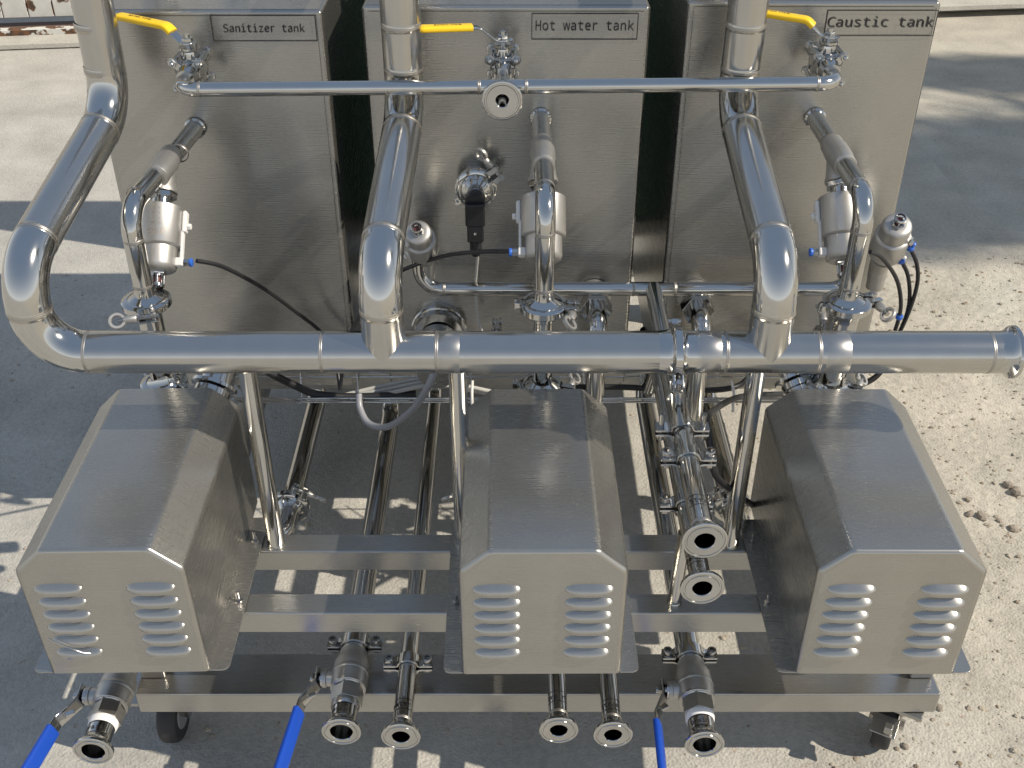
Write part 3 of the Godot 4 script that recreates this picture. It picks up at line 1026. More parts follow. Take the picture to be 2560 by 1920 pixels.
func build_wall() -> void:
	# a shed front far behind: concrete sill, painted steel channel, white boards on one side and a dark shutter track on the other
	var a0 := V(-4.0, 0, 4.12)
	var dir := V(3.70, 0, 0.44).normalized()
	var back := Vector3(dir.z, 0, -dir.x)            # away from the camera
	if back.z > 0: back = -back
	var t := thing("shed_front", "white painted board shed front with rusty foot channel far behind the tanks", "shed", a0)
	var B := Basis(dir, Vector3.UP, -back)
	var seg := func(called: String, x0: float, x1: float, y0: float, y1: float, d0: float, d1: float, m: String, bev: float) -> void:
		var mb := MB.new()
		mb.box(dir * ((x0 + x1) * 0.5) + Vector3(0, (y0 + y1) * 0.5, 0) + back * ((d0 + d1) * 0.5), Vector3(x1 - x0, y1 - y0, absf(d1 - d0)), bev, B)
		part(t, called, mb, m)
	seg.call("sill", 0.0, 3.9, 0.0, 0.022, 0.0, 0.60, "sill", 0.004)
	seg.call("foot_channel", 0.0, 3.9, 0.0, 0.045, 0.115, 0.155, "paint_rusty", 0.003)
	seg.call("recess_strip", 0.0, 3.9, 0.0, 0.024, 0.155, 0.300, "recess_dark", 0.002)  # dark strip standing in for the shaded recess below the boards
	for k in 36:
		seg.call("board", k * 0.102 + 0.0, k * 0.102 + 0.0995, 0.062, 2.3, 0.225, 0.250, "paint", 0.004)
	seg.call("shutter_track", 5.0, 8.6, 0.0, 0.049, 0.062, 0.22, "sill", 0.004)
	seg.call("shutter_lip", 5.0, 8.6, 0.03, 0.05, -0.02, 0.06, "sill", 0.002)
	seg.call("shutter", 5.0, 8.6, 0.02, 2.3, 0.24, 0.28, "grey_poly", 0.004)

func build_frame() -> void:
	var t := thing("skid_frame", "brushed stainless box section skid frame carrying pumps and tanks", "frame", V(0.035, 0.13, 1.03))
	var add := func(called: String, c: Vector3, size: Vector3, bev := 0.003) -> void:
		var mb := MB.new()
		mb.box(c, size, bev)
		part(t, called, mb, "frame", true)
	add.call("front_beam", V(0.0355, 0.150, 1.030), Vector3(1.111, 0.040, 0.074))
	add.call("cross_beam", V(0.0355, 0.319, 1.002), Vector3(1.030, 0.037, 0.037))
	add.call("cross_beam", V(0.0355, 0.319, 1.116), Vector3(1.030, 0.037, 0.037))
	for x in [-0.4995, 0.5705]:
		add.call("side_rail", V(x, 0.150, 1.660), Vector3(0.040, 0.0395, 1.184))
		add.call("mid_rail", V(x * 0.985, 0.3235, 1.685), Vector3(0.036, 0.020, 1.098))
		for f in [1.036, 1.500, 2.20]:
			add.call("upright", V(x, 0.2415, f), Vector3(0.034, 0.1425, 0.034))
	add.call("rear_beam", V(0.0355, 0.150, 2.272), Vector3(1.111, 0.040, 0.038))
	for f in [1.56, 2.14]:
		add.call("tank_bearer", V(0.0355, 0.315, f), Vector3(1.018, 0.034, 0.036))
	for x in [-0.325, -0.067, 0.3005]:
		var mb := MB.new()
		mb.tube(PackedVector3Array([V(x, 0.3380, 1.113), V(x, 0.653, 1.113)]), 0.0115, 24)
		weld_ring(mb, V(x, 0.3390, 1.113), Vector3.UP, 0.0118)
		part(t, "manifold_post", mb, "pipe", true)
	var mb2 := MB.new()
	mb2.tube(PackedVector3Array([V(0.210, 0.3380, 1.003), V(0.2135, 0.458, 1.003)]), 0.0088, 22)
	weld_ring(mb2, V(0.210, 0.3390, 1.003), Vector3.UP, 0.0092)
	part(t, "pipe_post", mb2, "pipe", true)
	var weld := MB.new()
	for k in 9:
		weld.lathe(P2([0, -0.002, 0.0026, -0.001, 0.0026, 0.001, 0, 0.002]), V(0.553 + k * 0.0045, 0.1712, 1.029), Vector3.UP, 8)
	part(t, "weld", weld, "weld", true)

func build_tanks() -> void:
	var wave := FastNoiseLite.new()
	wave.seed = 21
	wave.frequency = 3.2
	wave.fractal_octaves = 2
	var defs := [
		["brushed steel sanitizer tank with rectangular front panel", -0.5885, -0.257, 0.952, "Sanitizer tank", [525, 38, 793, 102], 0.78, 0.0],
		["wide brushed steel hot water tank in the middle of the row", -0.204, 0.188, 0.958, "Hot water tank", [1330, 34, 1592, 98], 0.93, -0.05],
		["brushed steel caustic tank beside the open concrete", 0.237, 0.580, 0.964, "Caustic tank", [2070, 26, 2332, 89], 0.965, 0.02]]
	for i in 3:
		var d: Array = defs[i]
		var x0: float = d[1]
		var x1: float = d[2]
		var yt: float = d[3]
		var yb := 0.335
		var t := thing("tank", d[0], "tank", V((x0 + x1) * 0.5, yb, 1.75), "three steel tanks side by side on the skid")
		var b := MB.new()
		b.box(V((x0 + x1) * 0.5, (yt + yb) * 0.5, 1.8515), Vector3(x1 - x0, yt - yb, 0.700), 0.0055)
		part(t, "body", b, "sheet", true)
		# the front sheet, very slightly buckled as thin sheet is
		var fp := MB.new()
		var nx := 44
		var ny := 70
		var Hh := func(x: float, y: float) -> float:
			var e := minf(minf(x - x0 - 0.009, x1 - 0.009 - x), minf(y - yb, yt - 0.006 - y))
			return wave.get_noise_2d(x, y + i * 7.0) * 0.0024 * smoothstep(0.0, 0.06, e)
		var gx := func(a: int) -> float: return lerpf(x0 + 0.009, x1 - 0.009, float(a) / nx)
		var gy := func(c: int) -> float: return lerpf(yb + 0.002, yt - 0.0075, float(c) / ny)
		var gp := []
		var gn := []
		for c in ny + 1:
			for a in nx + 1:
				var xx: float = gx.call(a)
				var yy: float = gy.call(c)
				var e := 0.004
				var dzx: float = (Hh.call(xx + e, yy) - Hh.call(xx - e, yy)) / (2 * e)
				var dzy: float = (Hh.call(xx, yy + e) - Hh.call(xx, yy - e)) / (2 * e)
				gp.append(Vector3(xx, yy, -1.4995 + Hh.call(xx, yy)))
				gn.append(Vector3(-dzx, -dzy, 1).normalized())
		for c in ny:
			for a in nx:
				var k := c * (nx + 1) + a
				fp.quad(gp[k], gp[k + 1], gp[k + nx + 2], gp[k + nx + 1], gn[k], gn[k + 1], gn[k + nx + 2], gn[k + nx + 1])
		var panel := part(t, "front_panel", fp, "sheet", true)
		# collars and manway on top
		var top := MB.new()
		top.lathe(P2([0.105, 0.0, 0.105, 0.035, 0.118, 0.036, 0.118, 0.042, 0.0, 0.055]), V((x0 + x1) * 0.5 + 0.01, yt, 1.86), Vector3.UP, 48)
		var vent := MB.new()  # unseen tall pipe, added for the shadow it throws behind the tank
		vent.lathe(P2([0.02, 0.0, 0.02, 0.16, 0.032, 0.17, 0.032, 0.19, 0.02, 0.20, 0.02, 0.27, 0.0, 0.28]), V(x0 + 0.07, yt, 2.08), Vector3.UP, 28)
		part(t, "manway", top, "pipe", true)
		part(t, "added_pipe", vent, "pipe", true)
		# name plate: lettering and frame
		var q: Array = d[5]
		var p0 := px(q[0], q[1], 1.4985)
		var p1 := px(q[2], q[3], 1.4985)
		var c := (p0 + p1) * 0.5
		var w := p1.x - p0.x
		var h := p0.y - p1.y
		var tm := text_mb(d[4], h * [0.33, 0.40, 0.42][i], 0.0003, 1.0)
		var mn := 1e9
		var mx := -1e9
		var my0 := 1e9
		var my1 := -1e9
		for p in tm.v:
			mn = minf(mn, p.x); mx = maxf(mx, p.x); my0 = minf(my0, p.y); my1 = maxf(my1, p.y)
		var sx: float = w * d[6] * (1.0 if i != 0 else 1.0) / (mx - mn)
		var lt := MB.new()
		lt.append(tm, Transform3D(Basis.from_scale(Vector3(sx, 1.0, 1.0)), Vector3(c.x - (mx + mn) * 0.5 * sx, c.y - (my0 + my1) * 0.5 + (0.0015 if i > 0 else 0.0), -1.4975)))
		part(panel, "lettering", lt, "ink", true)
		var fr := MB.new()
		var th := 0.0010
		fr.box(Vector3(c.x, p0.y, -1.4978), Vector3(w + th, th, 0.0006), 0.0001)
		fr.box(Vector3(c.x, p1.y, -1.4978), Vector3(w + th, th, 0.0006), 0.0001)
		fr.box(Vector3(p0.x, c.y, -1.4978), Vector3(th, h - th * 1.2, 0.0006), 0.0001)
		fr.box(Vector3(p1.x, c.y, -1.4978), Vector3(th, h - th * 1.2, 0.0006), 0.0001)
		part(panel, "label_border", fr, "ink", true)

func pipe_run(t: Node3D, pts: Array, rb: float, r: float) -> void:      # straight tubes and elbows as parts of their own
	var start: Vector3 = pts[0]
	for i in range(1, pts.size()):
		var p: Vector3 = pts[i]
		var stop := p
		var after := p
		var mid := PackedVector3Array()
		if i < pts.size() - 1:
			var a: Vector3 = (pts[i - 1] - p).normalized()
			var b: Vector3 = (pts[i + 1] - p).normalized()
			var re := 0.057 if absf(p.y - 0.665) < 0.001 else rb
			var tl := re / tan(a.angle_to(b) * 0.5)
			stop = p + a * tl
			after = p + b * tl
			mid = bend([p + a * tl * 1.001, p, p + b * tl * 1.001], re, 16)
		var m := MB.new()
		m.tube(PackedVector3Array([start, start.lerp(stop, 0.5), stop]), r, 40, false)
		part(t, "tube", m, "pipe_satin", true)
		if mid.size() > 0:
			var e := MB.new()
			e.tube(mid, r, 40, false)
			part(t, "elbow", e, "pipe", true)
		start = after

func build_manifold() -> void:
	var R := 0.0255
	var y := 0.665
	var f := 1.093
	var fr := 1.40
	var yh := 0.0
	var t := thing("manifold_pipe", "wide polished steel manifold pipe crossing the whole front above the covers", "manifold", V(0, y, f))
	var xl := -0.561
	var ya := 0.853      # far corner of the runs
	yh = 0.775           # near corner
	var RB := 0.065
	# main run with the elbow up, the run back and the riser of the first tank
	pipe_run(t, [V(0.578, y, f), V(xl, y, f), V(xl, yh, f), V(xl + 0.031, ya, fr), V(xl + 0.036, 1.12, fr), V(xl + 0.036, 1.12, 1.66), V(xl + 0.036, 0.94, 1.66)], RB, R)
	for x in [-0.152, 0.304]:
		var kx := 0.011 if x < 0 else -0.007
		pipe_run(t, [V(x, y, f), V(x, yh, f), V(x + kx, ya, fr), V(x + kx, 1.12, fr), V(x + kx, 1.12, 1.66), V(x + kx, 0.94, 1.66)], RB, R)
	# welds
	for x in [xl + 0.058, -0.225, -0.089, 0.253, 0.362, 0.566]:
		var w := MB.new()
		weld_ring(w, V(x, y, f), Vector3.RIGHT, R)
		part(t, "weld", w, "weld", true)
	for b in [[-0.074, 0.026], [0.384, 0.030], [0.234, 0.026]]:
		var w := MB.new()
		band_ring(w, V(b[0], y, f), Vector3.RIGHT, R, b[1])
		part(t, "ground_band", w, "matte", true)
	var run := (V(0, ya, fr) - V(0, yh, f)).normalized()
	for x in [xl, -0.152, 0.304]:
		var qs := [[V(x, yh, f) + run * 0.052, run], [V(x, ya, fr) - run * 0.052, run], [V(x, ya + 0.053, fr), Vector3.UP], [V(x, 0.962, fr), Vector3.UP], [V(x, 0.724, f), Vector3.UP]]
		for q in qs:
			var w := MB.new()
			var o: Vector3 = q[0]
			o.x += (0.031 if x == xl else (0.011 if x < 0 else -0.007)) * clampf((-o.z - f) / (fr - f), 0, 1)
			weld_ring(w, o, q[1], R)
			part(t, "weld", w, "weld", true)
			var hb := MB.new()
			band_ring(hb, o, q[1], R, 0.011)
			part(t, "heat_tint", hb, "tint", true)
	var fe := MB.new()
	ferrule(fe, V(0.599, y, f), Vector3.RIGHT, R, 0.0238, 0.032, 0.2)
	part(t, "end_ferrule", fe, "bright", true)
	var fp := MB.new()
	ferrule_pair(fp, V(0.1955, y, f), Vector3.RIGHT, R, R, 0.0300)
	part(t, "ferrule", fp, "bright", true)
	make_clamp("bright clamp ring around the wide manifold pipe above the steam pipe", V(0.1955, y, f), Basis(Vector3(0, -0.62, 0.78), Vector3.RIGHT, Vector3(0, -0.78, -0.62)), 1.0, 0.0345)
	# hanger strap from the manifold to the steam pipe
	var h := thing("pipe_hanger", "flattened steel tube hanger between manifold clamp and steam pipe", "hanger", V(0.203, 0.60, 1.09))
	var hm := MB.new()
	hm.tube(bend([V(0.1965, 0.640, 1.075), V(0.205, 0.585, 1.082), V(0.208, 0.567, 1.085)], 0.03, 5), 0.0062, 20, true, 0.0098, Vector3(0, 0.3, 1), 0.8)
	part(h, "tube", hm, "bright", true)

func build_header() -> void:
	var f := 1.36
	var r := 0.0092
	var yl := 0.8915
	var yr := 0.8995
	var xl := -0.427
	var xr := 0.4165
	var xc := -0.012
	var yc := lerpf(yl, yr, (xc - xl) / (xr - xl))
	var t := thing("rinse_header", "thin polished pipe joining the three yellow handled valves across the tank fronts", "pipe", V(xc, yc, f))
	var mb := MB.new()
	mb.tube(bend([V(xl, yl, 1.41), V(xl, yl, f), V(xr, yr, f), V(xr, yr, 1.41)], 0.026, 10), r, 32)
	part(t, "tube", mb, "pipe", true)
	for x in [xl + 0.028, xc - 0.030, xc + 0.030, xr - 0.028]:
		var w := MB.new()
		weld_ring(w, V(x, lerpf(yl, yr, (x - xl) / (xr - xl)), f), Vector3.RIGHT, r)
		part(t, "weld", w, "weld", true)
	var fe := MB.new()
	fe.tube(PackedVector3Array([V(xc, yc, 1.36), V(xc, yc, 1.327)]), 0.0098, 28, false)
	ferrule(fe, V(xc, yc, 1.308), Vector3(0, 0, 1), 0.0098, 0.0080, 0.02525, 0.075)
	part(t, "inlet_ferrule", fe, "bright", true)
	var sb := MB.new()
	sb.rod(V(xc, yc, 1.40), V(xc, yc, f), 0.0098, 24)
	part(t, "branch", sb, "pipe", true)
	var vs := [["ball valve with yellow lever on the sanitizer tank", xl, yl, deg_to_rad(-24), true], ["ball valve with yellow lever above the open ferrule on hot water tank", xc, yc, deg_to_rad(14), false], ["ball valve with yellow lever on the caustic tank", xr, yr, deg_to_rad(-22), true]]
	for v in vs:
		var b := make_ball_valve(v[0], V(v[1], v[2], 1.437), v[3], v[4])
		var s := MB.new()
		s.rod(Vector3(0, 0, -0.036), Vector3(0, 0, -0.0645), 0.0105, 24)
		part(b, "tank_nipple", s, "pipe")

func build_outlets() -> void:
	# one outlet line for every tank: nozzle, angle-seat valve, elbow and down pipe to the pump
	var defs := [
		["sanitizer", -0.4545, 0.787, 1.225, 0.0160, Vector3(1, 0, 0)],
		["hot water", 0.0410, 0.802, 1.215, 0.0127, Vector3(-1, 0, 0)],
		["caustic", 0.4325, 0.802, 1.220, 0.0190, Vector3(-1, 0, 0)]]
	for i in 3:
		var d: Array = defs[i]
		var x: float = d[1]
		var y: float = d[2]
		var fe: float = d[3]
		var r := 0.0127
		var xe := x - 0.0185 if i == 0 else x
		var x2 := x - 0.0195 if i == 0 else x
		var t := thing("outlet_pipe", "one inch steel outlet pipe dropping from %s tank to its pump" % d[0], "pipe", V(x, 0.5, fe), "outlet pipes from tanks to pumps")
		var mb := MB.new()
		mb.tube(bend([V(x, y, 1.498), V(xe, y, fe), V(x2, 0.655, fe)], 0.036, 10), r, 32)
		part(t, "tube", mb, "pipe", true)
		var lower := MB.new()
		var rl: float = d[4]
		lower.tube(PackedVector3Array([V(x2, 0.652, fe), V(x2 - 0.002, 0.470, fe + 0.003)]), rl, 32)
		part(t, "lower_tube", lower, "pipe", true)
		for q in [[V(xe, y, fe + 0.040), Vector3.FORWARD], [V(xe, y - 0.040, fe), Vector3.UP], [V(x2, 0.683, fe), Vector3.UP], [V(x, y, 1.405), Vector3.FORWARD]]:
			var w := MB.new()
			weld_ring(w, q[0], q[1], r)
			part(t, "weld", w, "weld", true)
		var cl := MB.new()
		cl.lathe(P2([r, 0.0, 0.0152, 0.0, 0.0152, 0.004, r, 0.0055]), V(x, y, 1.4975), Vector3(0, 0, 1), 32)
		part(t, "nozzle_ring", cl, "bright", true)
		var fp := MB.new()
		ferrule_pair(fp, V(x2, 0.657, fe), Vector3.DOWN, r, rl)
		ferrule_pair(fp, V(x2, 0.527, fe + 0.002), Vector3.DOWN, rl, r)
		part(t, "ferrule", fp, "bright", true)
		make_angle_valve("silver pneumatic valve hanging under the %s outlet pipe" % d[0], V(lerpf(x, xe, 0.5), y, 1.362), Vector3(0, -1, 1), d[5], 1.0, Vector3(0, 0, 1), "pneumatic valves on the tank outlets")
	# lettering on the first actuator, upside down
	var ref: Node3D = get_node("pneumatic_valve")
	var tx := MB.new()
	var A := Vector3(0, -1, 1).normalized()
	var big := text_mb("ESG", 0.0066, 0.0002, 1.3, "Droid Sans")
	var small := [text_mb("M..ZX", 0.0030, 0.0002), text_mb("F..L", 0.0030, 0.0002), text_mb("S..N", 0.0030, 0.0002), text_mb("X..2", 0.0030, 0.0002)]
	var e_up := Vector3(0, 1, 1).normalized()
	var put := func(tm: MB, along: float, size: float) -> void:
		for k in range(0, tm.v.size(), 3):
			var q := []
			for j in 3:
				var p: Vector3 = tm.v[k + j]
				var a := -p.x / 0.0297 + 0.12
				var rr := 0.0299 + p.z
				q.append((Vector3.RIGHT * sin(a) + e_up * cos(a)) * rr + A * (along + p.y))
			var nn: Vector3 = (q[0] + q[1] + q[2]) / 3.0
			nn = (nn - A * nn.dot(A)).normalized()
			tx.tri(q[0], q[1], q[2], nn, nn, nn)
	put.call(big, 0.100, 1.0)
	for k in 4: put.call(small[k], 0.089 - k * 0.0068, 1.0)
	part(ref.get_node("actuator"), "lettering", tx, "etched")
	# clamps on the down pipes
	var up := Basis.IDENTITY
	make_clamp("pipe clamp with ring wing nut on sanitizer outlet above the manifold", V(-0.4740, 0.657, 1.225), Basis(Vector3(0.30, 0, 0.954), Vector3.UP, Vector3(0.954, 0, -0.30)), -1.0)
	make_clamp("pipe clamp on hot water outlet just above the manifold", V(0.0410, 0.657, 1.215), Basis(Vector3(0.985, 0, 0.17), Vector3.UP, Vector3(-0.17, 0, 0.985)), 1.0)
	make_clamp("pipe clamp with hanging wing nut on caustic outlet above the manifold", V(0.4325, 0.657, 1.220), Basis(Vector3(0.97, 0, -0.24), Vector3.UP, Vector3(0.24, 0, 0.97)), 1.0, 0.0315, -1.0)
	make_clamp("pipe clamp under the manifold behind the cover with bent stray wire", V(-0.4745, 0.527, 1.227), Basis(Vector3(0.8, 0, 0.6), Vector3.UP, Vector3(-0.6, 0, 0.8)), 1.0)
	make_clamp("pipe clamp under the manifold behind the middle louvred cover", V(0.0385, 0.527, 1.217), Basis(Vector3(0.96, 0, 0.28), Vector3.UP, Vector3(-0.28, 0, 0.96)), -1.0)
	make_clamp("pipe clamp under the manifold behind cover with bean shaped shadow", V(0.4300, 0.527, 1.222), Basis(Vector3(0.9, 0, 0.43), Vector3.UP, Vector3(-0.43, 0, 0.9)), -1.0)

func build_covers() -> void:
	var Wd := 0.205
	var Ht := 0.216
	var L := 0.335
	var cw := 0.037
	var ch := 0.034
	# local origin: middle of the bottom front edge, front face toward +z
	var t := thing("pump_cover", "brushed steel pump cover with louvres in front of sanitizer tank", "pump cover", V(-0.4594, 0.3395, 0.8855), "louvred pump covers")
	t.scale = Vector3.ONE * 0.93
	var sec := PackedVector2Array()
	var raw := [Vector2(-Wd / 2, 0), Vector2(-Wd / 2, Ht - ch), Vector2(-Wd / 2 + cw, Ht), Vector2(Wd / 2 - cw, Ht), Vector2(Wd / 2, Ht - ch), Vector2(Wd / 2, 0)]
	# rounded bends of the sheet
	for i in raw.size():
		if i == 0 or i == raw.size() - 1:
			sec.append(raw[i]); continue
		var p: Vector2 = raw[i]
		var a := (raw[i - 1] - p as Vector2).normalized()
		var b := (raw[i + 1] - p as Vector2).normalized()
		for k in 5:
			var s := k / 4.0
			var q := (p + a * 0.0045).lerp(p, s).lerp(p.lerp(p + b * 0.0045, s), s)
			sec.append(q)
	var n := sec.size()
	var shell := MB.new()
	var nr := []
	for i in n - 1:
		var d := (sec[i + 1] - sec[i]).normalized()
		nr.append(Vector2(-d.y, d.x))
	for i in n - 1:
		var a: Vector2 = nr[i]
		var n0: Vector2 = ((nr[i - 1] + a) as Vector2).normalized() if i > 0 else a
		var n1: Vector2 = ((nr[i + 1] + a) as Vector2).normalized() if i < n - 2 else a
		if (sec[i + 1] - sec[i]).length() > 0.02:
			n0 = a; n1 = a
		var z0 := -0.004
		var z1 := -L
		shell.quad(Vector3(sec[i].x, sec[i].y, z0), Vector3(sec[i + 1].x, sec[i + 1].y, z0), Vector3(sec[i + 1].x, sec[i + 1].y, z1), Vector3(sec[i].x, sec[i].y, z1), Vector3(n0.x, n0.y, 0), Vector3(n1.x, n1.y, 0), Vector3(n1.x, n1.y, 0), Vector3(n0.x, n0.y, 0))
		# inner skin so that the sheet has thickness
		var o0 := sec[i] - n0 * 0.0015
		var o1 := sec[i + 1] - n1 * 0.0015
		shell.quad(Vector3(o0.x, o0.y, z0 - 0.003), Vector3(o1.x, o1.y, z0 - 0.003), Vector3(o1.x, o1.y, z1), Vector3(o0.x, o0.y, z1), -Vector3(n0.x, n0.y, 0), -Vector3(n1.x, n1.y, 0), -Vector3(n1.x, n1.y, 0), -Vector3(n0.x, n0.y, 0))
		shell.fquad(Vector3(sec[i].x, sec[i].y, z1), Vector3(sec[i + 1].x, sec[i + 1].y, z1), Vector3(o1.x, o1.y, z1), Vector3(o0.x, o0.y, z1), Vector3(0, 0, -1))
	part(t, "shell", shell, "sheet")
	# front plate with a rolled rim that meets the shell
	var front := MB.new()
	var rim := MB.new()
	var inner := PackedVector2Array()
	for i in n:
		var q := sec[i]
		inner.append(Vector2(q.x * (1.0 - 0.0075 / (Wd / 2)), q.y - (0.0075 if q.y > 0.02 else 0.0) * (q.y / Ht)))
	for i in n - 1:
		var a: Vector2 = nr[i]
		var N0 := Vector3(a.x, a.y, 0)
		var steps := 4
		for k in steps:
			var t0 := float(k) / steps * PI / 2
			var t1 := float(k + 1) / steps * PI / 2
			var P := func(e: int, th: float) -> Vector3:
				var o := sec[i + e]
				var q := inner[i + e]
				var v := q.lerp(o, cos(th))
				return Vector3(v.x, v.y, -0.004 + 0.004 * sin(th))
			var Nn := func(th: float) -> Vector3: return (N0 * cos(th) + Vector3(0, 0, 1) * sin(th)).normalized()
			rim.quad(P.call(0, t0), P.call(1, t0), P.call(1, t1), P.call(0, t1), Nn.call(t0), Nn.call(t0), Nn.call(t1), Nn.call(t1))
	var ids := Geometry2D.triangulate_polygon(inner)
	for i in range(0, ids.size(), 3):
		front.tri(Vector3(inner[ids[i]].x, inner[ids[i]].y, 0), Vector3(inner[ids[i + 1]].x, inner[ids[i + 1]].y, 0), Vector3(inner[ids[i + 2]].x, inner[ids[i + 2]].y, 0), Vector3(0, 0, 1), Vector3(0, 0, 1), Vector3(0, 0, 1))
	var fp := part(t, "front_plate", front, "sheet")
	part(t, "front_rim", rim, "rim")
	# louvres: pressed hoods, open along the lower edge
	var lou := MB.new()
	var la := 0.0305
	var lb := 0.0082
	var lp := 0.0088
	var nu := 26
	var nv := 8
	var G := func(u: float, v: float) -> Vector3:
		# u -1..1 along the length, v 0 (top, flush) .. 1 (lower lip)
		var e := pow(maxf(0.0, 1.0 - pow(absf(u), 3.2)), 0.62)
		var yy := lb * e - 2.0 * lb * e * v * 0.96
		return Vector3(u * la, yy, lp * e * sin(minf(v * 1.12, 1.0) * PI * 0.62 + 0.0) * (1.0 if v < 0.9 else 0.96) - 0.0003)
	for i in nu:
		for k in nv:
			var u0 := -1.0 + 2.0 * i / nu
			var u1 := -1.0 + 2.0 * (i + 1) / nu
			var v0 := float(k) / nv
			var v1 := float(k + 1) / nv
			var pts := [G.call(u0, v0), G.call(u1, v0), G.call(u1, v1), G.call(u0, v1)]
			var nn := []
			for q in [[u0, v0], [u1, v0], [u1, v1], [u0, v1]]:
				var e := 0.02
				var du: Vector3 = G.call(clampf(q[0] + e, -0.999, 0.999), q[1]) - G.call(clampf(q[0] - e, -0.999, 0.999), q[1])
				var dv: Vector3 = G.call(clampf(q[0], -0.97, 0.97), minf(q[1] + e, 1.0)) - G.call(clampf(q[0], -0.97, 0.97), maxf(q[1] - e, 0.0))
				var w := dv.cross(du).normalized()
				if w.z < 0: w = -w
				nn.append(w)
			lou.quad(pts[0], pts[1], pts[2], pts[3], nn[0], nn[1], nn[2], nn[3])
	# lower lip closing the hood back toward the plate
	for i in nu:
		var u0 := -1.0 + 2.0 * i / nu
		var u1 := -1.0 + 2.0 * (i + 1) / nu
		var a: Vector3 = G.call(u0, 1.0)
		var b: Vector3 = G.call(u1, 1.0)
		lou.fquad(a, b, Vector3(b.x, b.y - 0.0004, -0.0003), Vector3(a.x, a.y - 0.0004, -0.0003), Vector3(0, -1, 0.1).normalized())
	var first: MeshInstance3D = null
	for cx in [-0.0565, 0.0565]:
		for k in 6:
			if first == null:
				first = part(fp, "louvre", lou, "sheet")
				first.position = Vector3(cx, 0.153 - k * 0.0223, 0)
			else:
				var m := MeshInstance3D.new()
				m.name = "louvre"
				m.mesh = first.mesh
				m.material_override = first.material_override
				fp.add_child(m, true)
				m.position = Vector3(cx, 0.153 - k * 0.0223, 0)
	# feet along both sides
	for s in [-1.0, 1.0]:
		var fo := MB.new()
		var x0: float = s * (Wd / 2 - 0.001)
		var x1: float = s * (Wd / 2 + 0.0245)
		var pl := PackedVector2Array([Vector2(x0, 0.001), Vector2(x1 - s * 0.008, 0.001), Vector2(x1 - s * 0.0025, 0.0035), Vector2(x1, 0.009), Vector2(x1, 0.289), Vector2(x1 - s * 0.0025, 0.2945), Vector2(x1 - s * 0.008, 0.297), Vector2(x0, 0.297)])
		fo.prism(pl, Vector3(0, -0.0005, 0), Vector3.RIGHT, Vector3(0, 0, -1), Vector3.UP, 0.0022, 0.0006, 0.85)
		var foot := part(t, "foot_flange", fo, "sheet")
		for z in [-0.125, -0.248]:
			var b := MB.new()
			var c := Vector3(s * (Wd / 2 + 0.0125), 0.0018, z)
			b.lathe(P2([0, 0.0, 0.0062, 0.0, 0.0062, 0.0012, 0, 0.0012]), c, Vector3.UP, 18)
			b.hexa(c + Vector3(0, 0.0012, 0), Vector3.UP, 0.0051, 0.0040, 0.3)
			b.rod(c + Vector3(0, 0.004, 0), c + Vector3(0, 0.0155, 0), 0.0028, 12)
			part(foot, "bolt", b, "bolt")
		var rv := MB.new()
		rv.lathe(P2([0.0, 0.0002, 0.0035, 0.0, 0.0032, 0.0006, 0.0, 0.0008]), Vector3(s * (Wd / 2 + 0.0125), 0.0018, -0.038), Vector3.UP, 14)
		part(foot, "rivet", rv, "sheet")
	dup(t, "brushed steel pump cover with louvres in front of hot water tank", V(0.0353, 0.3395, 0.8835), 0.006).scale = Vector3.ONE * 0.93
	t.rotation = Vector3(0, 0.008, 0.012)
	dup(t, "brushed steel pump cover with louvres in front of caustic tank", V(0.4366, 0.3395, 0.8835), -0.004).scale = Vector3.ONE * 0.93
	# a bent bit of wire caught in a louvre
	var wire := thing("stray_wire", "bright bent bit of wire caught across the cover louvres", "wire", V(-0.52, 0.385, 0.880))
	var wm := MB.new()
	wm.tube(curve([px(121, 1595, 0.878), px(135, 1603, 0.8755), px(175, 1620, 0.873), px(205, 1631, 0.8735), px(225, 1633, 0.876)], 6), 0.0007, 8)
	part(wire, "strand", wm, "bright", true)
	# pumps under the covers: heads with rings that show behind them
	var names := ["sanitizer", "hot water", "caustic"]
	var xs := [-0.494, 0.038, 0.4695]
	for i in 3:
		var xp: float = xs[i] * 0.93
		var p := thing("pump", "steel centrifugal pump head behind the %s cover" % names[i], "pump", V(xp, 0.339, 1.16), "pumps under the covers")
		var m := MB.new()
		m.lathe(P2([0.0, -0.17, 0.058, -0.17, 0.062, -0.16, 0.062, 0.02, 0.073, 0.024, 0.073, 0.052, 0.066, 0.060, 0.02, 0.064, 0.0, 0.064]), V(xp, 0.442, 1.150), Vector3.FORWARD, 36)
		m.box(V(xp, 0.3595, 1.075), Vector3(0.12, 0.0415, 0.10), 0.004)
		part(p, "casing", m, "cast", true)
		var sx := 1.0 if i == 0 else -1.0
		# discharge with its stack of rings beside the inlet
		var c := px(530, 982, 1.245) if i == 0 else px(2000, 965, 1.245)
		if i == 1: continue
		var q := MB.new()
		var ax := Vector3(-sx * 0.25, -0.55, 0.80).normalized()
		q.lathe(P2([0.0, -0.036, 0.0185, -0.036, 0.0185, -0.016, 0.0205, -0.015, 0.0205, -0.010, 0.0190, -0.009, 0.0190, -0.004, 0.0210, -0.003, 0.0210, 0.004, 0.0270, 0.006, 0.0270, 0.010, 0.018, 0.012, 0.018, 0.05, 0.0, 0.05]).map(func(p): return p * 1.2), c, -ax, 36)
		part(p, "discharge_ferrule", q, "bright", true)
		var e := MB.new()
		e.tube(bend([c - ax * 0.040, c - ax * 0.062, c - ax * 0.062 + Vector3(sx * 0.045, -0.012, -0.01)], 0.02, 8), 0.0140, 24)
		part(p, "discharge_elbow", e, "pipe", true)

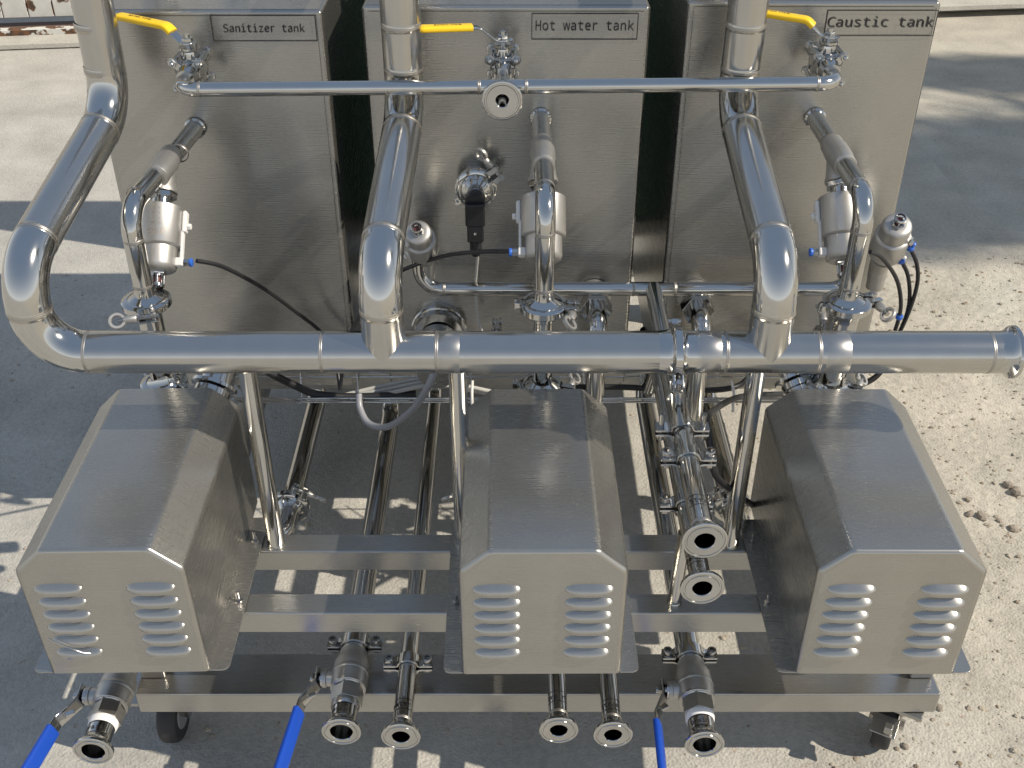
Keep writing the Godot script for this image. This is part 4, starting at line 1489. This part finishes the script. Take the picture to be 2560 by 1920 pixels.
func build_lower_pipes() -> void:
	var y := 0.205
	var rd := 0.0168
	# straight drains and supplies lying over the front beam
	var defs := [
		["drain", "drain pipe under the hot water tank ending in a blue lever valve", -0.220, 0.9026, 1.62, rd, true],
		["water", "water supply pipe with open ferrule beside the middle blue lever", -0.1426, 0.895, 1.66, 0.0127, false],
		["drain", "drain pipe with open ferrule below the middle cover", 0.0604, 0.905, 1.62, 0.0127, false],
		["steam", "steam condensate pipe with open ferrule below the middle cover", 0.130, 0.898, 1.62, 0.0127, false],
		["drain", "drain pipe under the steam pipes ending in a blue lever valve", 0.2454, 0.883, 1.66, rd, true]]
	for d in defs:
		var x: float = d[2]
		var f0: float = d[3]
		var r: float = d[5]
		var t := thing("%s_pipe" % d[0], d[1], "pipe", V(x, y, f0), "pipes lying over the front beam")
		var mb := MB.new()
		var start: float = f0 + (0.131 if d[6] else 0.020)
		mb.tube(bend([V(x, y, start), V(x, y, d[4]), V(x, 0.345, d[4])], 0.038, 8), r, 30, false)
		part(t, "tube", mb, "pipe", true)
		if not d[6]:
			var fe := MB.new()
			ferrule(fe, V(x, y, f0), Vector3(0, 0, 1), r, 0.0112)
			part(t, "open_ferrule", fe, "bright", true)
			var w := MB.new()
			weld_ring(w, V(x, y, f0 + 0.024), Vector3.FORWARD, r)
			part(t, "weld", w, "weld", true)
		if d[0] == "water": pipe_label(t, "Water", r, -0.044, -0.25)
		elif d[0] == "steam": pipe_label(t, "Steam", r, -0.040, -0.2)
		elif not d[6]: pipe_label(t, "Drain", r, -0.046, -0.2)
	# the drain of the first tank comes round behind its cover
	var t1 := thing("drain_pipe", "dark drain pipe bending behind the sanitizer cover to the outer valve", "pipe", V(-0.36, y, 1.3), "pipes lying over the front beam")
	var m1 := MB.new()
	m1.tube(bend([V(-0.5306, y, 1.004), V(-0.5306, y, 1.262), V(-0.36, y, 1.262), V(-0.36, y, 1.65), V(-0.36, 0.345, 1.65)], 0.036, 10), rd, 30)
	part(t1, "tube", m1, "pipe", true)
	var fp := MB.new()
	ferrule_pair(fp, V(-0.36, y, 1.345), Vector3.FORWARD, rd, rd)
	part(t1, "ferrule", fp, "bright", true)
	make_clamp("pipe clamp low on the dark drain pipe behind sanitizer cover", V(-0.36, y, 1.345), Basis(Vector3(0.5, 0.866, 0), Vector3.FORWARD, Vector3(-0.866, 0.5, 0)), -1.0)
	var t2 := thing("drain_pipe", "dark drain pipe under caustic tank bending behind its cover", "pipe", V(0.357, y, 1.3), "pipes lying over the front beam")
	var m2 := MB.new()
	m2.tube(bend([V(0.46, y, 1.262), V(0.357, y, 1.262), V(0.357, y, 1.66), V(0.357, 0.345, 1.66)], 0.036, 10), rd + 0.002, 30)
	part(t2, "tube", m2, "pipe", true)
	var fp2 := MB.new()
	ferrule_pair(fp2, V(0.357, y, 1.345), Vector3.FORWARD, rd, rd)
	part(t2, "ferrule", fp2, "bright", true)
	make_clamp("pipe clamp low on the dark drain pipe under caustic tank", V(0.357, y, 1.345), Basis(Vector3(-0.5, 0.866, 0), Vector3.FORWARD, Vector3(-0.866, -0.5, 0)), 1.0)
	make_clamp("pipe clamp half hidden behind the shaded side of middle cover", V(-0.052, 0.215, 1.335), Basis(Vector3(-0.5, 0.866, 0), Vector3.FORWARD, Vector3(-0.866, -0.5, 0)), 1.0)
	# drain valves
	var dv := [["drain valve with blue lever below the sanitizer cover", V(-0.5306, y, 0.873), true, 0.012], ["drain valve with blue lever between sanitizer cover and middle cover", V(-0.220, y, 0.9026), false, 0.004], ["drain valve with blue lever between middle cover and caustic cover", V(0.2454, y, 0.883), true, -0.008]]
	for d in dv:
		var v := make_drain_valve(d[0], d[1], d[2], d[3])
		pipe_label(v.get_node("outlet_ferrule"), "Drain", 0.0168, -0.0265, -0.28, 0.0068)
	# saddle clamps that hold these pipes
	make_saddle("saddle clamp behind the blue lever valve between sanitizer cover and middle cover", V(-0.220, y, 1.050), rd)
	make_saddle("saddle clamp on the water supply pipe over the front beam", V(-0.1426, y, 1.016), 0.0127)
	make_saddle("saddle clamp behind the blue lever valve beside caustic cover", V(0.2454, y, 1.030), rd)
	make_saddle("saddle clamp behind the blue lever valve below sanitizer cover", V(-0.5306, y, 1.022), rd)
	for q in [[-0.220, 1.050], [-0.1426, 1.016], [0.2454, 1.030], [-0.5306, 1.022]]:
		var b := MB.new()
		b.rod(V(q[0], 0.1695, q[1]), V(q[0], 0.1865, q[1]), 0.006, 14)
		part(get_node("skid_frame"), "clamp_stud", b, "bolt", true)

func build_steam_lines() -> void:
	# lower header on the tanks with the steam inlet that comes forward under the manifold
	var yh := 0.552
	var fh := 1.445
	var t := thing("steam_header", "thin steam header pipe crossing low in front of two tanks", "pipe", V(0.15, yh, fh))
	var xl := px(1050, 700, fh).x
	var xr := 0.512
	var mb := MB.new()
	mb.tube(bend([V(xl, yh + 0.075, fh + 0.005), V(xl, yh, fh), V(xr, yh, fh), V(xr + 0.004, yh + 0.06, fh + 0.004)], 0.034, 10), 0.0108, 28)
	part(t, "tube", mb, "pipe", true)
	for x in [xl + 0.036, 0.184, 0.247]:
		var w := MB.new()
		weld_ring(w, V(x, yh, fh), Vector3.RIGHT, 0.0108)
		part(t, "weld", w, "weld", true)
	var br := MB.new()
	br.tube(PackedVector3Array([V(0.2145, yh, fh), V(0.212, 0.550, 0.908)]), 0.0127, 30, false)
	part(t, "steam_inlet", br, "pipe", true)
	var fe := MB.new()
	ferrule(fe, V(0.212, 0.550, 0.888), Vector3(0, 0, 1), 0.0127, 0.0112)
	part(t, "open_ferrule", fe, "bright", true)
	var w3 := MB.new()
	weld_ring(w3, V(0.212, 0.550, 0.912), Vector3.FORWARD, 0.0127)
	part(t, "weld", w3, "weld", true)
	var t2 := thing("return_pipe", "steel pipe with open ferrule directly under the steam inlet", "pipe", V(0.2184, 0.4685, 0.897))
	var m2 := MB.new()
	m2.tube(bend([V(0.2184, 0.4685, 0.915), V(0.2184, 0.4685, 1.37), V(0.2184, 0.38, 1.43)], 0.05, 8), 0.0127, 30, false)
	part(t2, "tube", m2, "pipe", true)
	var f2 := MB.new()
	ferrule(f2, V(0.2184, 0.4685, 0.897), Vector3(0, 0, 1), 0.0127, 0.0112)
	part(t2, "open_ferrule", f2, "bright", true)
	pipe_label(t2, "Return", 0.0127, -0.040, -0.15)
	pipe_label_at(t, "Steam", Vector3(0.212, 0.550, -0.888) - t.position, 0.0127, -0.056, 0.18)
	make_saddle("saddle clamp with studs under the hanger on the steam inlet", V(0.2125, 0.5505, 1.092), 0.0127, true)
	make_saddle("saddle clamp with socket screws on the steam inlet", V(0.2125, 0.550, 1.034), 0.0127)
	make_saddle("saddle clamp on the return pipe on top of the short post", V(0.2184, 0.4685, 1.044), 0.0127)
	# two small pneumatic valves facing up at the ends of the header
	var va := px(1066, 652, 1.452)
	make_angle_valve("small pneumatic valve facing up beside the manifold riser on hot water tank", va, px(1036, 553, 1.352) - va, Vector3(-0.8, -0.6, 0.1), 0.78, Vector3.UP, "pneumatic valves on the steam header")
	var vb := px(2196, 672, 1.452)
	make_angle_valve("small pneumatic valve facing up at the outer end of steam header", vb, px(2256, 535, 1.372) - vb, Vector3(0.75, -0.66, 0.1), 0.86, Vector3.UP, "pneumatic valves on the steam header")
	# couplings on the tank fronts below the header
	for k in 2:
		var x: float = [0.1295, 0.287][k]
		var c := thing("pipe_union", ["hexagon pipe union low on hot water tank front", "hexagon pipe union low on caustic tank front"][k], "pipe union", V(x, 0.512, 1.46), "hexagon unions under the steam header")
		var b := MB.new()
		b.lathe(P2([0.0, 0.0, 0.027, 0.0, 0.027, 0.004, 0.018, 0.006, 0.018, 0.03, 0.0, 0.03]), V(x, 0.512, 1.4985), Vector3(0, 0, 1), 32)
		part(c, "socket", b, "cast", true)
		var h := MB.new()
		h.hexa(V(x, 0.512, 1.470), Vector3(0, 0, 1), 0.0255, 0.024, 0.5)
		part(c, "union_nut", h, "bright", true)
		var n := MB.new()
		n.tube(bend([V(x, 0.512, 1.45), V(x, 0.512, 1.40), V(x, 0.40, 1.40), V(x, 0.345, 1.40)], 0.025, 8), 0.0150, 28)
		ferrule_pair(n, V(x, 0.470, 1.40), Vector3.UP, 0.015, 0.015)
		part(c, "tail_pipe", n, "pipe", true)
	make_clamp("pipe clamp with wing nut below the union on hot water tank", V(0.1295, 0.470, 1.40), Basis(Vector3(0.1, 0, 0.995), Vector3.UP, Vector3(0.995, 0, -0.1)), -1.0)
	make_clamp("pipe clamp with wing nut below the union on caustic tank", V(0.287, 0.470, 1.40), Basis(Vector3(-0.1, 0, 0.995), Vector3.UP, Vector3(0.995, 0, 0.1)), 1.0)

func pipe_label_at(parent: Node3D, words: String, at: Vector3, r: float, zc: float, turn: float) -> void:
	pipe_label(parent, words, r, zc, turn)
	var last: Node3D = parent.get_child(parent.get_child_count() - 1)
	last.position = at

func build_small() -> void:
	# level sensor on the hot water tank
	var c := px(1190, 470, 1.470)
	var t := thing("level_sensor", "black plug level sensor clamped on the hot water tank front", "sensor", c)
	var m := MB.new()
	m.lathe(P2([0.0, -0.03, 0.019, -0.03, 0.019, -0.012, 0.0245, -0.006, 0.0245, 0.006, 0.019, 0.012, 0.0135, 0.016, 0.0135, 0.035, 0.0, 0.035]), c, Vector3(0, 0, 1), 36)
	part(t, "ferrule", m, "bright", true)
	var b := MB.new()
	var pc := px(1190, 522, 1.428)
	b.lathe(P2([0, -0.010, 0.0135, -0.010, 0.0145, -0.008, 0.0145, 0.008, 0.0135, 0.010, 0, 0.010]), c + Vector3(0, 0, 0.044), Vector3(0, 0.0, 1), 28)
	b.box(c + Vector3(0.0, -0.016, 0.052), Vector3(0.028, 0.036, 0.020), 0.003)
	b.box(c + Vector3(0.0, -0.045, 0.052), Vector3(0.0235, 0.026, 0.020), 0.002)
	b.lathe(P2([0, 0.0, 0.0085, 0.0, 0.0088, 0.018, 0.0065, 0.026, 0, 0.026]), c + Vector3(0, -0.056, 0.052), Vector3.DOWN, 22)
	part(t, "plug", b, "black_plastic", true)
	var s := MB.new()
	s.lathe(P2([0, 0.0, 0.0024, 0.0, 0.0022, 0.0008, 0, 0.001]), c + Vector3(0, -0.043, 0.062), Vector3(0, 0, 1), 14)
	part(t, "screw", s, "bright", true)
	make_clamp("pipe clamp holding the black level sensor on hot water tank", c, Basis(Vector3(0.80, 0.60, 0), Vector3(0, 0, 1), Vector3(0.6, -0.8, 0)), -1.0, 0.0305, -0.8)
	# heater housing low on the hot water tank
	var h := px(1098, 822, 1.49)
	var hh := thing("heater_housing", "round heater housing low on the hot water tank behind manifold", "heater", h)
	var hm := MB.new()
	hm.lathe(P2([0.0, -0.01, 0.0445, -0.01, 0.0445, 0.004, 0.0425, 0.006, 0.0395, 0.006, 0.0385, 0.008, 0.0385, 0.020, 0.0, 0.021]), h, Vector3(0, 0, 1), 44)
	part(hh, "flange", hm, "pipe", true)
	var hb := MB.new()
	hb.lathe(P2([0.0290, 0.018, 0.0290, 0.10, 0.026, 0.104, 0.0, 0.104]), h, Vector3(0, -0.25, 1), 40)
	part(hh, "barrel", hb, "sheet", true)
	# clamps whose lugs stand up behind the manifold
	make_clamp("pipe clamp standing on edge behind manifold in front of sanitizer tank", px(492, 893, 1.33), Basis(Vector3(0, 0.95, 0.31), Vector3(0, -0.31, 0.95), Vector3(1, 0, 0)), -1.0)
	make_clamp("pipe clamp standing on edge behind manifold beside the heater housing", px(1243, 862, 1.36), Basis(Vector3(0, 0.97, 0.24), Vector3(1, 0, 0), Vector3(0, 0.24, -0.97)), -1.0)
	make_clamp("pipe clamp standing on edge behind manifold beside caustic outlet", px(2050, 866, 1.36), Basis(Vector3(0, 0.97, 0.24), Vector3(1, 0, 0), Vector3(0, 0.24, -0.97)), 1.0)
	var tubes := [["short horizontal pipe with clamp behind the manifold below sanitizer tank", px(492, 893, 1.315), px(492, 893, 1.36)], ["short horizontal pipe with clamp beside the heater housing", px(1190, 862, 1.36), px(1330, 862, 1.36)], ["short horizontal pipe with clamp beside the caustic outlet", px(2020, 866, 1.36), px(2120, 866, 1.36)]]
	for q in tubes:
		var tt := thing("short_pipe", q[0], "pipe", q[1], "short pipes behind the manifold")
		var mm := MB.new()
		var a: Vector3 = q[1]
		var e: Vector3 = q[2]
		if q[0].contains("sanitizer"): e = V(a.x, a.y, 1.36)
		mm.rod(a, e, 0.0127, 26)
		ferrule_pair(mm, a.lerp(e, 0.35), (e - a).normalized(), 0.0127, 0.0127)
		part(tt, "tube", mm, "pipe", true)
	# wire tray under the tanks
	var ty := 0.386
	var tray := thing("cable_tray", "thin wire cable tray hanging across under the tank fronts", "cable tray", V(0.05, ty, 1.42))
	for w in [[ty, 1.392], [ty - 0.007, 1.392], [ty, 1.452], [ty - 0.024, 1.422]]:
		var m2 := MB.new()
		m2.rod(V(-0.452, w[0], w[1]), V(0.500, w[0], w[1]), 0.0016, 10)
		part(tray, "long_wire", m2, "bright", true)
	for k in 11:
		var x := -0.43 + k * 0.0905
		var m3 := MB.new()
		m3.tube(PackedVector3Array([V(x, ty + 0.022, 1.455), V(x + 0.004, ty - 0.02, 1.425), V(x + 0.0065, ty - 0.026, 1.418), V(x - 0.006, ty + 0.001, 1.3905)]), 0.0013, 8)
		part(tray, "cross_wire", m3, "bright", true)

func build_hoses() -> void:
	var hose := func(called: String, label: String, cat: String, pts: Array, r: float, m: String, group := "") -> void:
		var t := thing(called, label, cat, pts[0], group)
		var mb := MB.new()
		mb.tube(curve(pts, 10), r, 14)
		part(t, "tube", mb, m, true)
	var grp := "black air hoses"
	hose.call("air_hose", "black air hose curving down in front of sanitizer tank", "hose", [px(492, 652, 1.272), px(560, 668, 1.30), px(660, 722, 1.36), px(740, 780, 1.42), px(800, 828, 1.455), px(835, 880, 1.45), px(850, 975, 1.41)], 0.0030, "rubber", grp)
	hose.call("air_hose", "black air hose curving across low front of hot water tank", "hose", [px(1270, 629, 1.287), px(1210, 629, 1.31), px(1120, 638, 1.37), px(1040, 662, 1.42), px(985, 690, 1.44), px(920, 760, 1.45), px(870, 850, 1.44), px(850, 975, 1.405)], 0.0030, "rubber", grp)
	hose.call("air_hose", "black air hose looping outermost beside the caustic tank", "hose", [px(2276, 622, 1.40), px(2292, 660, 1.40), px(2293, 710, 1.40), px(2272, 780, 1.40), px(2235, 860, 1.40), px(2200, 930, 1.40), px(2110, 985, 1.40)], 0.0030, "rubber", grp)
	hose.call("air_hose", "black air hose from the second fitting beside caustic tank", "hose", [px(2255, 655, 1.41), px(2270, 690, 1.41), px(2274, 745, 1.405), px(2262, 800, 1.402), px(2228, 870, 1.405), px(2195, 940, 1.41), px(2100, 985, 1.41)], 0.0030, "rubber", grp)
	hose.call("air_hose", "black air hose arching from behind the caustic outlet pipe", "hose", [px(2175, 630, 1.36), px(2205, 645, 1.37), px(2240, 695, 1.385), px(2252, 750, 1.39), px(2246, 800, 1.395), px(2220, 872, 1.40), px(2190, 945, 1.415), px(2095, 985, 1.42)], 0.0030, "rubber", grp)
	hose.call("air_hose", "thick black cable sagging into the tray behind a post", "cable", [px(640, 905, 1.38), px(680, 935, 1.38), px(740, 965, 1.395), px(795, 986, 1.40), px(900, 992, 1.41), px(1040, 985, 1.42)], 0.0062, "rubber", grp)
	hose.call("power_cable", "black cable arching from the tray to steam pipe clamp", "cable", [px(1960, 985, 1.40), px(1890, 988, 1.36), px(1840, 995, 1.30), px(1790, 1022, 1.22), px(1768, 1050, 1.15), px(1775, 1110, 1.12), px(1790, 1190, 1.10), px(1850, 1240, 1.13), px(1880, 1262, 1.18)], 0.0045, "rubber")
	hose.call("cable", "dark cable lying along the wire tray to the caustic side", "cable", [px(1440, 968, 1.42), px(1560, 968, 1.42), px(1700, 976, 1.42), px(1800, 974, 1.42), px(1850, 962, 1.43), px(1880, 935, 1.44)], 0.0048, "rubber")
	hose.call("clear_hose", "milky plastic hose hanging in a loop under the manifold", "hose", [px(897, 985, 1.385), px(900, 1020, 1.37), px(918, 1055, 1.35), px(950, 1068, 1.33), px(985, 1060, 1.31), px(1035, 1020, 1.28), px(1068, 970, 1.26), px(1085, 930, 1.26), px(1095, 880, 1.27)], 0.0052, "hose")
	hose.call("sensor_cable", "thin grey cable hanging from the black level sensor", "cable", [px(1195, 612, 1.416), px(1194, 640, 1.425), px(1190, 690, 1.445), px(1189, 720, 1.462), px(1194, 790, 1.462), px(1205, 830, 1.455)], 0.0022, "cable")
	for k in 3:
		hose.call("cable", ["lowest pale", "middle pale", "topmost pale"][k] + " cable bundled in the wire tray near the milky hose", "cable", [px(860, 1000 - k * 6, 1.43), px(960, 985 - k * 10, 1.42 + k * 0.01), px(1080, 962 - k * 9, 1.41 + k * 0.01), px(1160, 972 - k * 4, 1.42), px(1250, 990 - k * 3, 1.42)], 0.0036, "cable", "pale cables in the tray")
	for k in 2:
		var x: float = [px(1180, 985, 1.392).x, px(1832, 975, 1.40).x][k]
		var t := thing("cable_tie", ["white cable tie on the tray near the milky hose", "white cable tie on the tray behind a post on the caustic side"][k], "cable tie", V(x, 0.386, 1.40))
		var mb := MB.new()
		mb.tube(PackedVector3Array([V(x, 0.400, 1.42), V(x, 0.398, 1.39), V(x, 0.380, 1.385), V(x + 0.001, 0.366, 1.383)]), 0.0012, 8, true, 0.0022)
		part(t, "strap", mb, "white_plastic", true)
	# blue collars on the hoses
	for q in [[px(2276, 620, 1.40), "blue push fitting on the outermost air hose beside caustic tank", Vector3(0.3, -1, 0)], [px(2253, 652, 1.41), "blue push fitting on the inner air hose beside caustic tank", Vector3(0.3, -1, 0)], [px(2248, 792, 1.395), "blue tie around the air hoses beside caustic tank", Vector3(-0.2, -1, 0)]]:
		var t := thing("hose_collar", q[1], "fitting", q[0], "blue collars on air hoses")
		var mb := MB.new()
		mb.lathe(P2([0, -0.004, 0.0045, -0.004, 0.0054, -0.003, 0.0054, 0.002, 0.004, 0.004, 0, 0.004]), q[0], q[2], 18)
		part(t, "ring", mb, "blue_ring", true)
		if not q[1].contains("tie"):
			var hx := MB.new()
			hx.hexa(q[0] + Vector3(0, 0.003, 0) - q[2].normalized() * 0.014, q[2], 0.0055, 0.012)
			part(t, "hexagon", hx, "bright", true)

func build_casters() -> void:
	# local origin on the ground under the swivel
	var t := thing("caster", "swivel caster with black wheel under the sanitizer end of the front beam", "caster", V(-0.505, 0, 1.046), "casters under the frame")
	var w := MB.new()
	w.lathe(P2([0.0, -0.013, 0.030, -0.013, 0.040, -0.0135, 0.044, -0.010, 0.045, -0.004, 0.045, 0.004, 0.044, 0.010, 0.040, 0.0135, 0.030, 0.013, 0.0, 0.013]), Vector3(0.0, 0.045, -0.018), Vector3.RIGHT, 40)
	var wp := part(t, "wheel", w, "tyre")
	var hub := MB.new()
	hub.lathe(P2([0, -0.0145, 0.024, -0.0145, 0.026, -0.012, 0.026, 0.012, 0.024, 0.0145, 0, 0.0145]), Vector3(0.0, 0.045, -0.018), Vector3.RIGHT, 28)
	part(wp, "hub", hub, "grey_poly")
	for s in [-1.0, 1.0]:
		var f := MB.new()
		var poly := PackedVector2Array([Vector2(-0.014, 0.036), Vector2(-0.004, 0.032), Vector2(0.006, 0.040), Vector2(0.030, 0.090), Vector2(0.030, 0.112), Vector2(-0.022, 0.112), Vector2(-0.026, 0.090)])
		f.prism(poly, Vector3(s * 0.0175 - 0.00125, 0, -0.018), Vector3(0, 0, 1), Vector3.UP, Vector3.RIGHT, 0.0025, 0.0006)
		part(t, "fork_plate", f, "frame")
	var tp := MB.new()
	tp.box(Vector3(0, 0.1135, -0.012), Vector3(0.040, 0.003, 0.056), 0.001)
	tp.lathe(P2([0.0, 0.1145, 0.026, 0.1145, 0.028, 0.118, 0.026, 0.122, 0.0, 0.122]), Vector3.ZERO, Vector3.UP, 30)
	tp.box(Vector3(0, 0.1258, 0), Vector3(0.088, 0.007, 0.072), 0.001)
	part(t, "top_plate", tp, "frame")
	var ax := MB.new()
	ax.rod(Vector3(-0.024, 0.045, -0.018), Vector3(0.024, 0.045, -0.018), 0.005, 14)
	ax.hexa(Vector3(0.019, 0.045, -0.018), Vector3.RIGHT, 0.0085, 0.006)
	ax.hexa(Vector3(-0.025, 0.045, -0.018), Vector3.RIGHT, 0.0085, 0.006)
	part(t, "axle", ax, "bolt")
	var c2 := dup(t, "swivel caster with brake tab under the caustic end of the front beam", V(0.548, 0, 1.035), -0.5)
	var br := MB.new()
	br.box(Vector3(0.0, 0.088, 0.034), Vector3(0.036, 0.003, 0.030), 0.001, Basis(Vector3.RIGHT, 0.35))
	br.box(Vector3(0.006, 0.098, 0.046), Vector3(0.012, 0.014, 0.012), 0.002)
	part(c2, "brake_pedal", br, "frame")
	var c3 := dup(t, "swivel caster under the rear beam behind sanitizer tank", V(-0.470, 0, 2.24), 2.0)
	var c4 := dup(t, "swivel caster under the rear beam behind caustic tank", V(0.530, 0, 2.24), 1.0)

func build_surroundings() -> void:
	# a dark cabinet glimpsed in the gaps between the tanks
	var t := thing("cabinet", "dark green steel cabinet glimpsed in the gaps between tanks", "cabinet", V(0.0, 0.0, 2.50))
	var b := MB.new()
	b.box(V(-0.02, 0.70, 2.50), Vector3(0.80, 1.10, 0.10), 0.006)
	part(t, "body", b, "cabinet", true)
	for x in [-0.38, 0.34]:
		var l := MB.new()
		l.box(V(x, 0.076, 2.50), Vector3(0.03, 0.148, 0.03), 0.002)
		part(t, "leg", l, "cabinet", true)
	# an unseen tree added outside the frame, crown shaped to shade the far concrete
	var tree := thing("tree", "unseen leafy tree added outside the frame to shade the far concrete", "tree", V(9.6, 0, 1.1))
	var tr := MB.new()
	var pth := curve([V(9.6, -0.05, 1.1), V(9.5, 2.0, 1.06), V(9.6, 4.0, 1.15), V(9.45, 5.8, 1.1), V(9.4, 7.0, 1.15)], 6)
	for i in pth.size() - 1:
		var r0 := lerpf(0.13, 0.03, float(i) / pth.size())
		tr.tube(PackedVector3Array([pth[i], pth[i + 1]]), r0, 10, false)
	var rr := RandomNumberGenerator.new()
	rr.seed = 99
	var clumps := []
	for k in 56:
		var c := V(rr.randf_range(8.2, 10.6), 7.0 + rr.randf_range(-0.2, 0.2), 0.93 + rr.randf_range(-0.33, 0.30))
		if k >= 42: c = V(rr.randf_range(8.3, 10.4), 7.0 + rr.randf_range(-0.05, 0.05), 1.86 + rr.randf_range(-0.03, 0.03))
		clumps.append([c, rr.randf_range(0.22, 0.36) if k < 42 else 0.20])
		tr.tube(PackedVector3Array([pth[int(pth.size() * rr.randf_range(0.6, 0.95))], c]), 0.014, 6, false)
	part(tree, "trunk", tr, "bark", true)
	var cr := MB.new()
	for q in clumps:
		for k in 330:
			var d := Vector3(rr.randfn(), rr.randfn() * 0.5, rr.randfn() * 0.8).normalized() * pow(rr.randf(), 0.4)
			var p: Vector3 = q[0] + d * q[1]
			var n := Vector3(rr.randfn(), rr.randf() + 0.4, rr.randfn()).normalized()
			var a := n.cross(Vector3(rr.randfn(), rr.randfn(), rr.randfn())).normalized()
			var bb := n.cross(a)
			var s := rr.randf_range(0.03, 0.055)
			cr.fquad(p - a * s, p + bb * s * 0.5, p + a * s, p - bb * s * 0.5, n)
	part(tree, "crown", cr, "leaf", true)
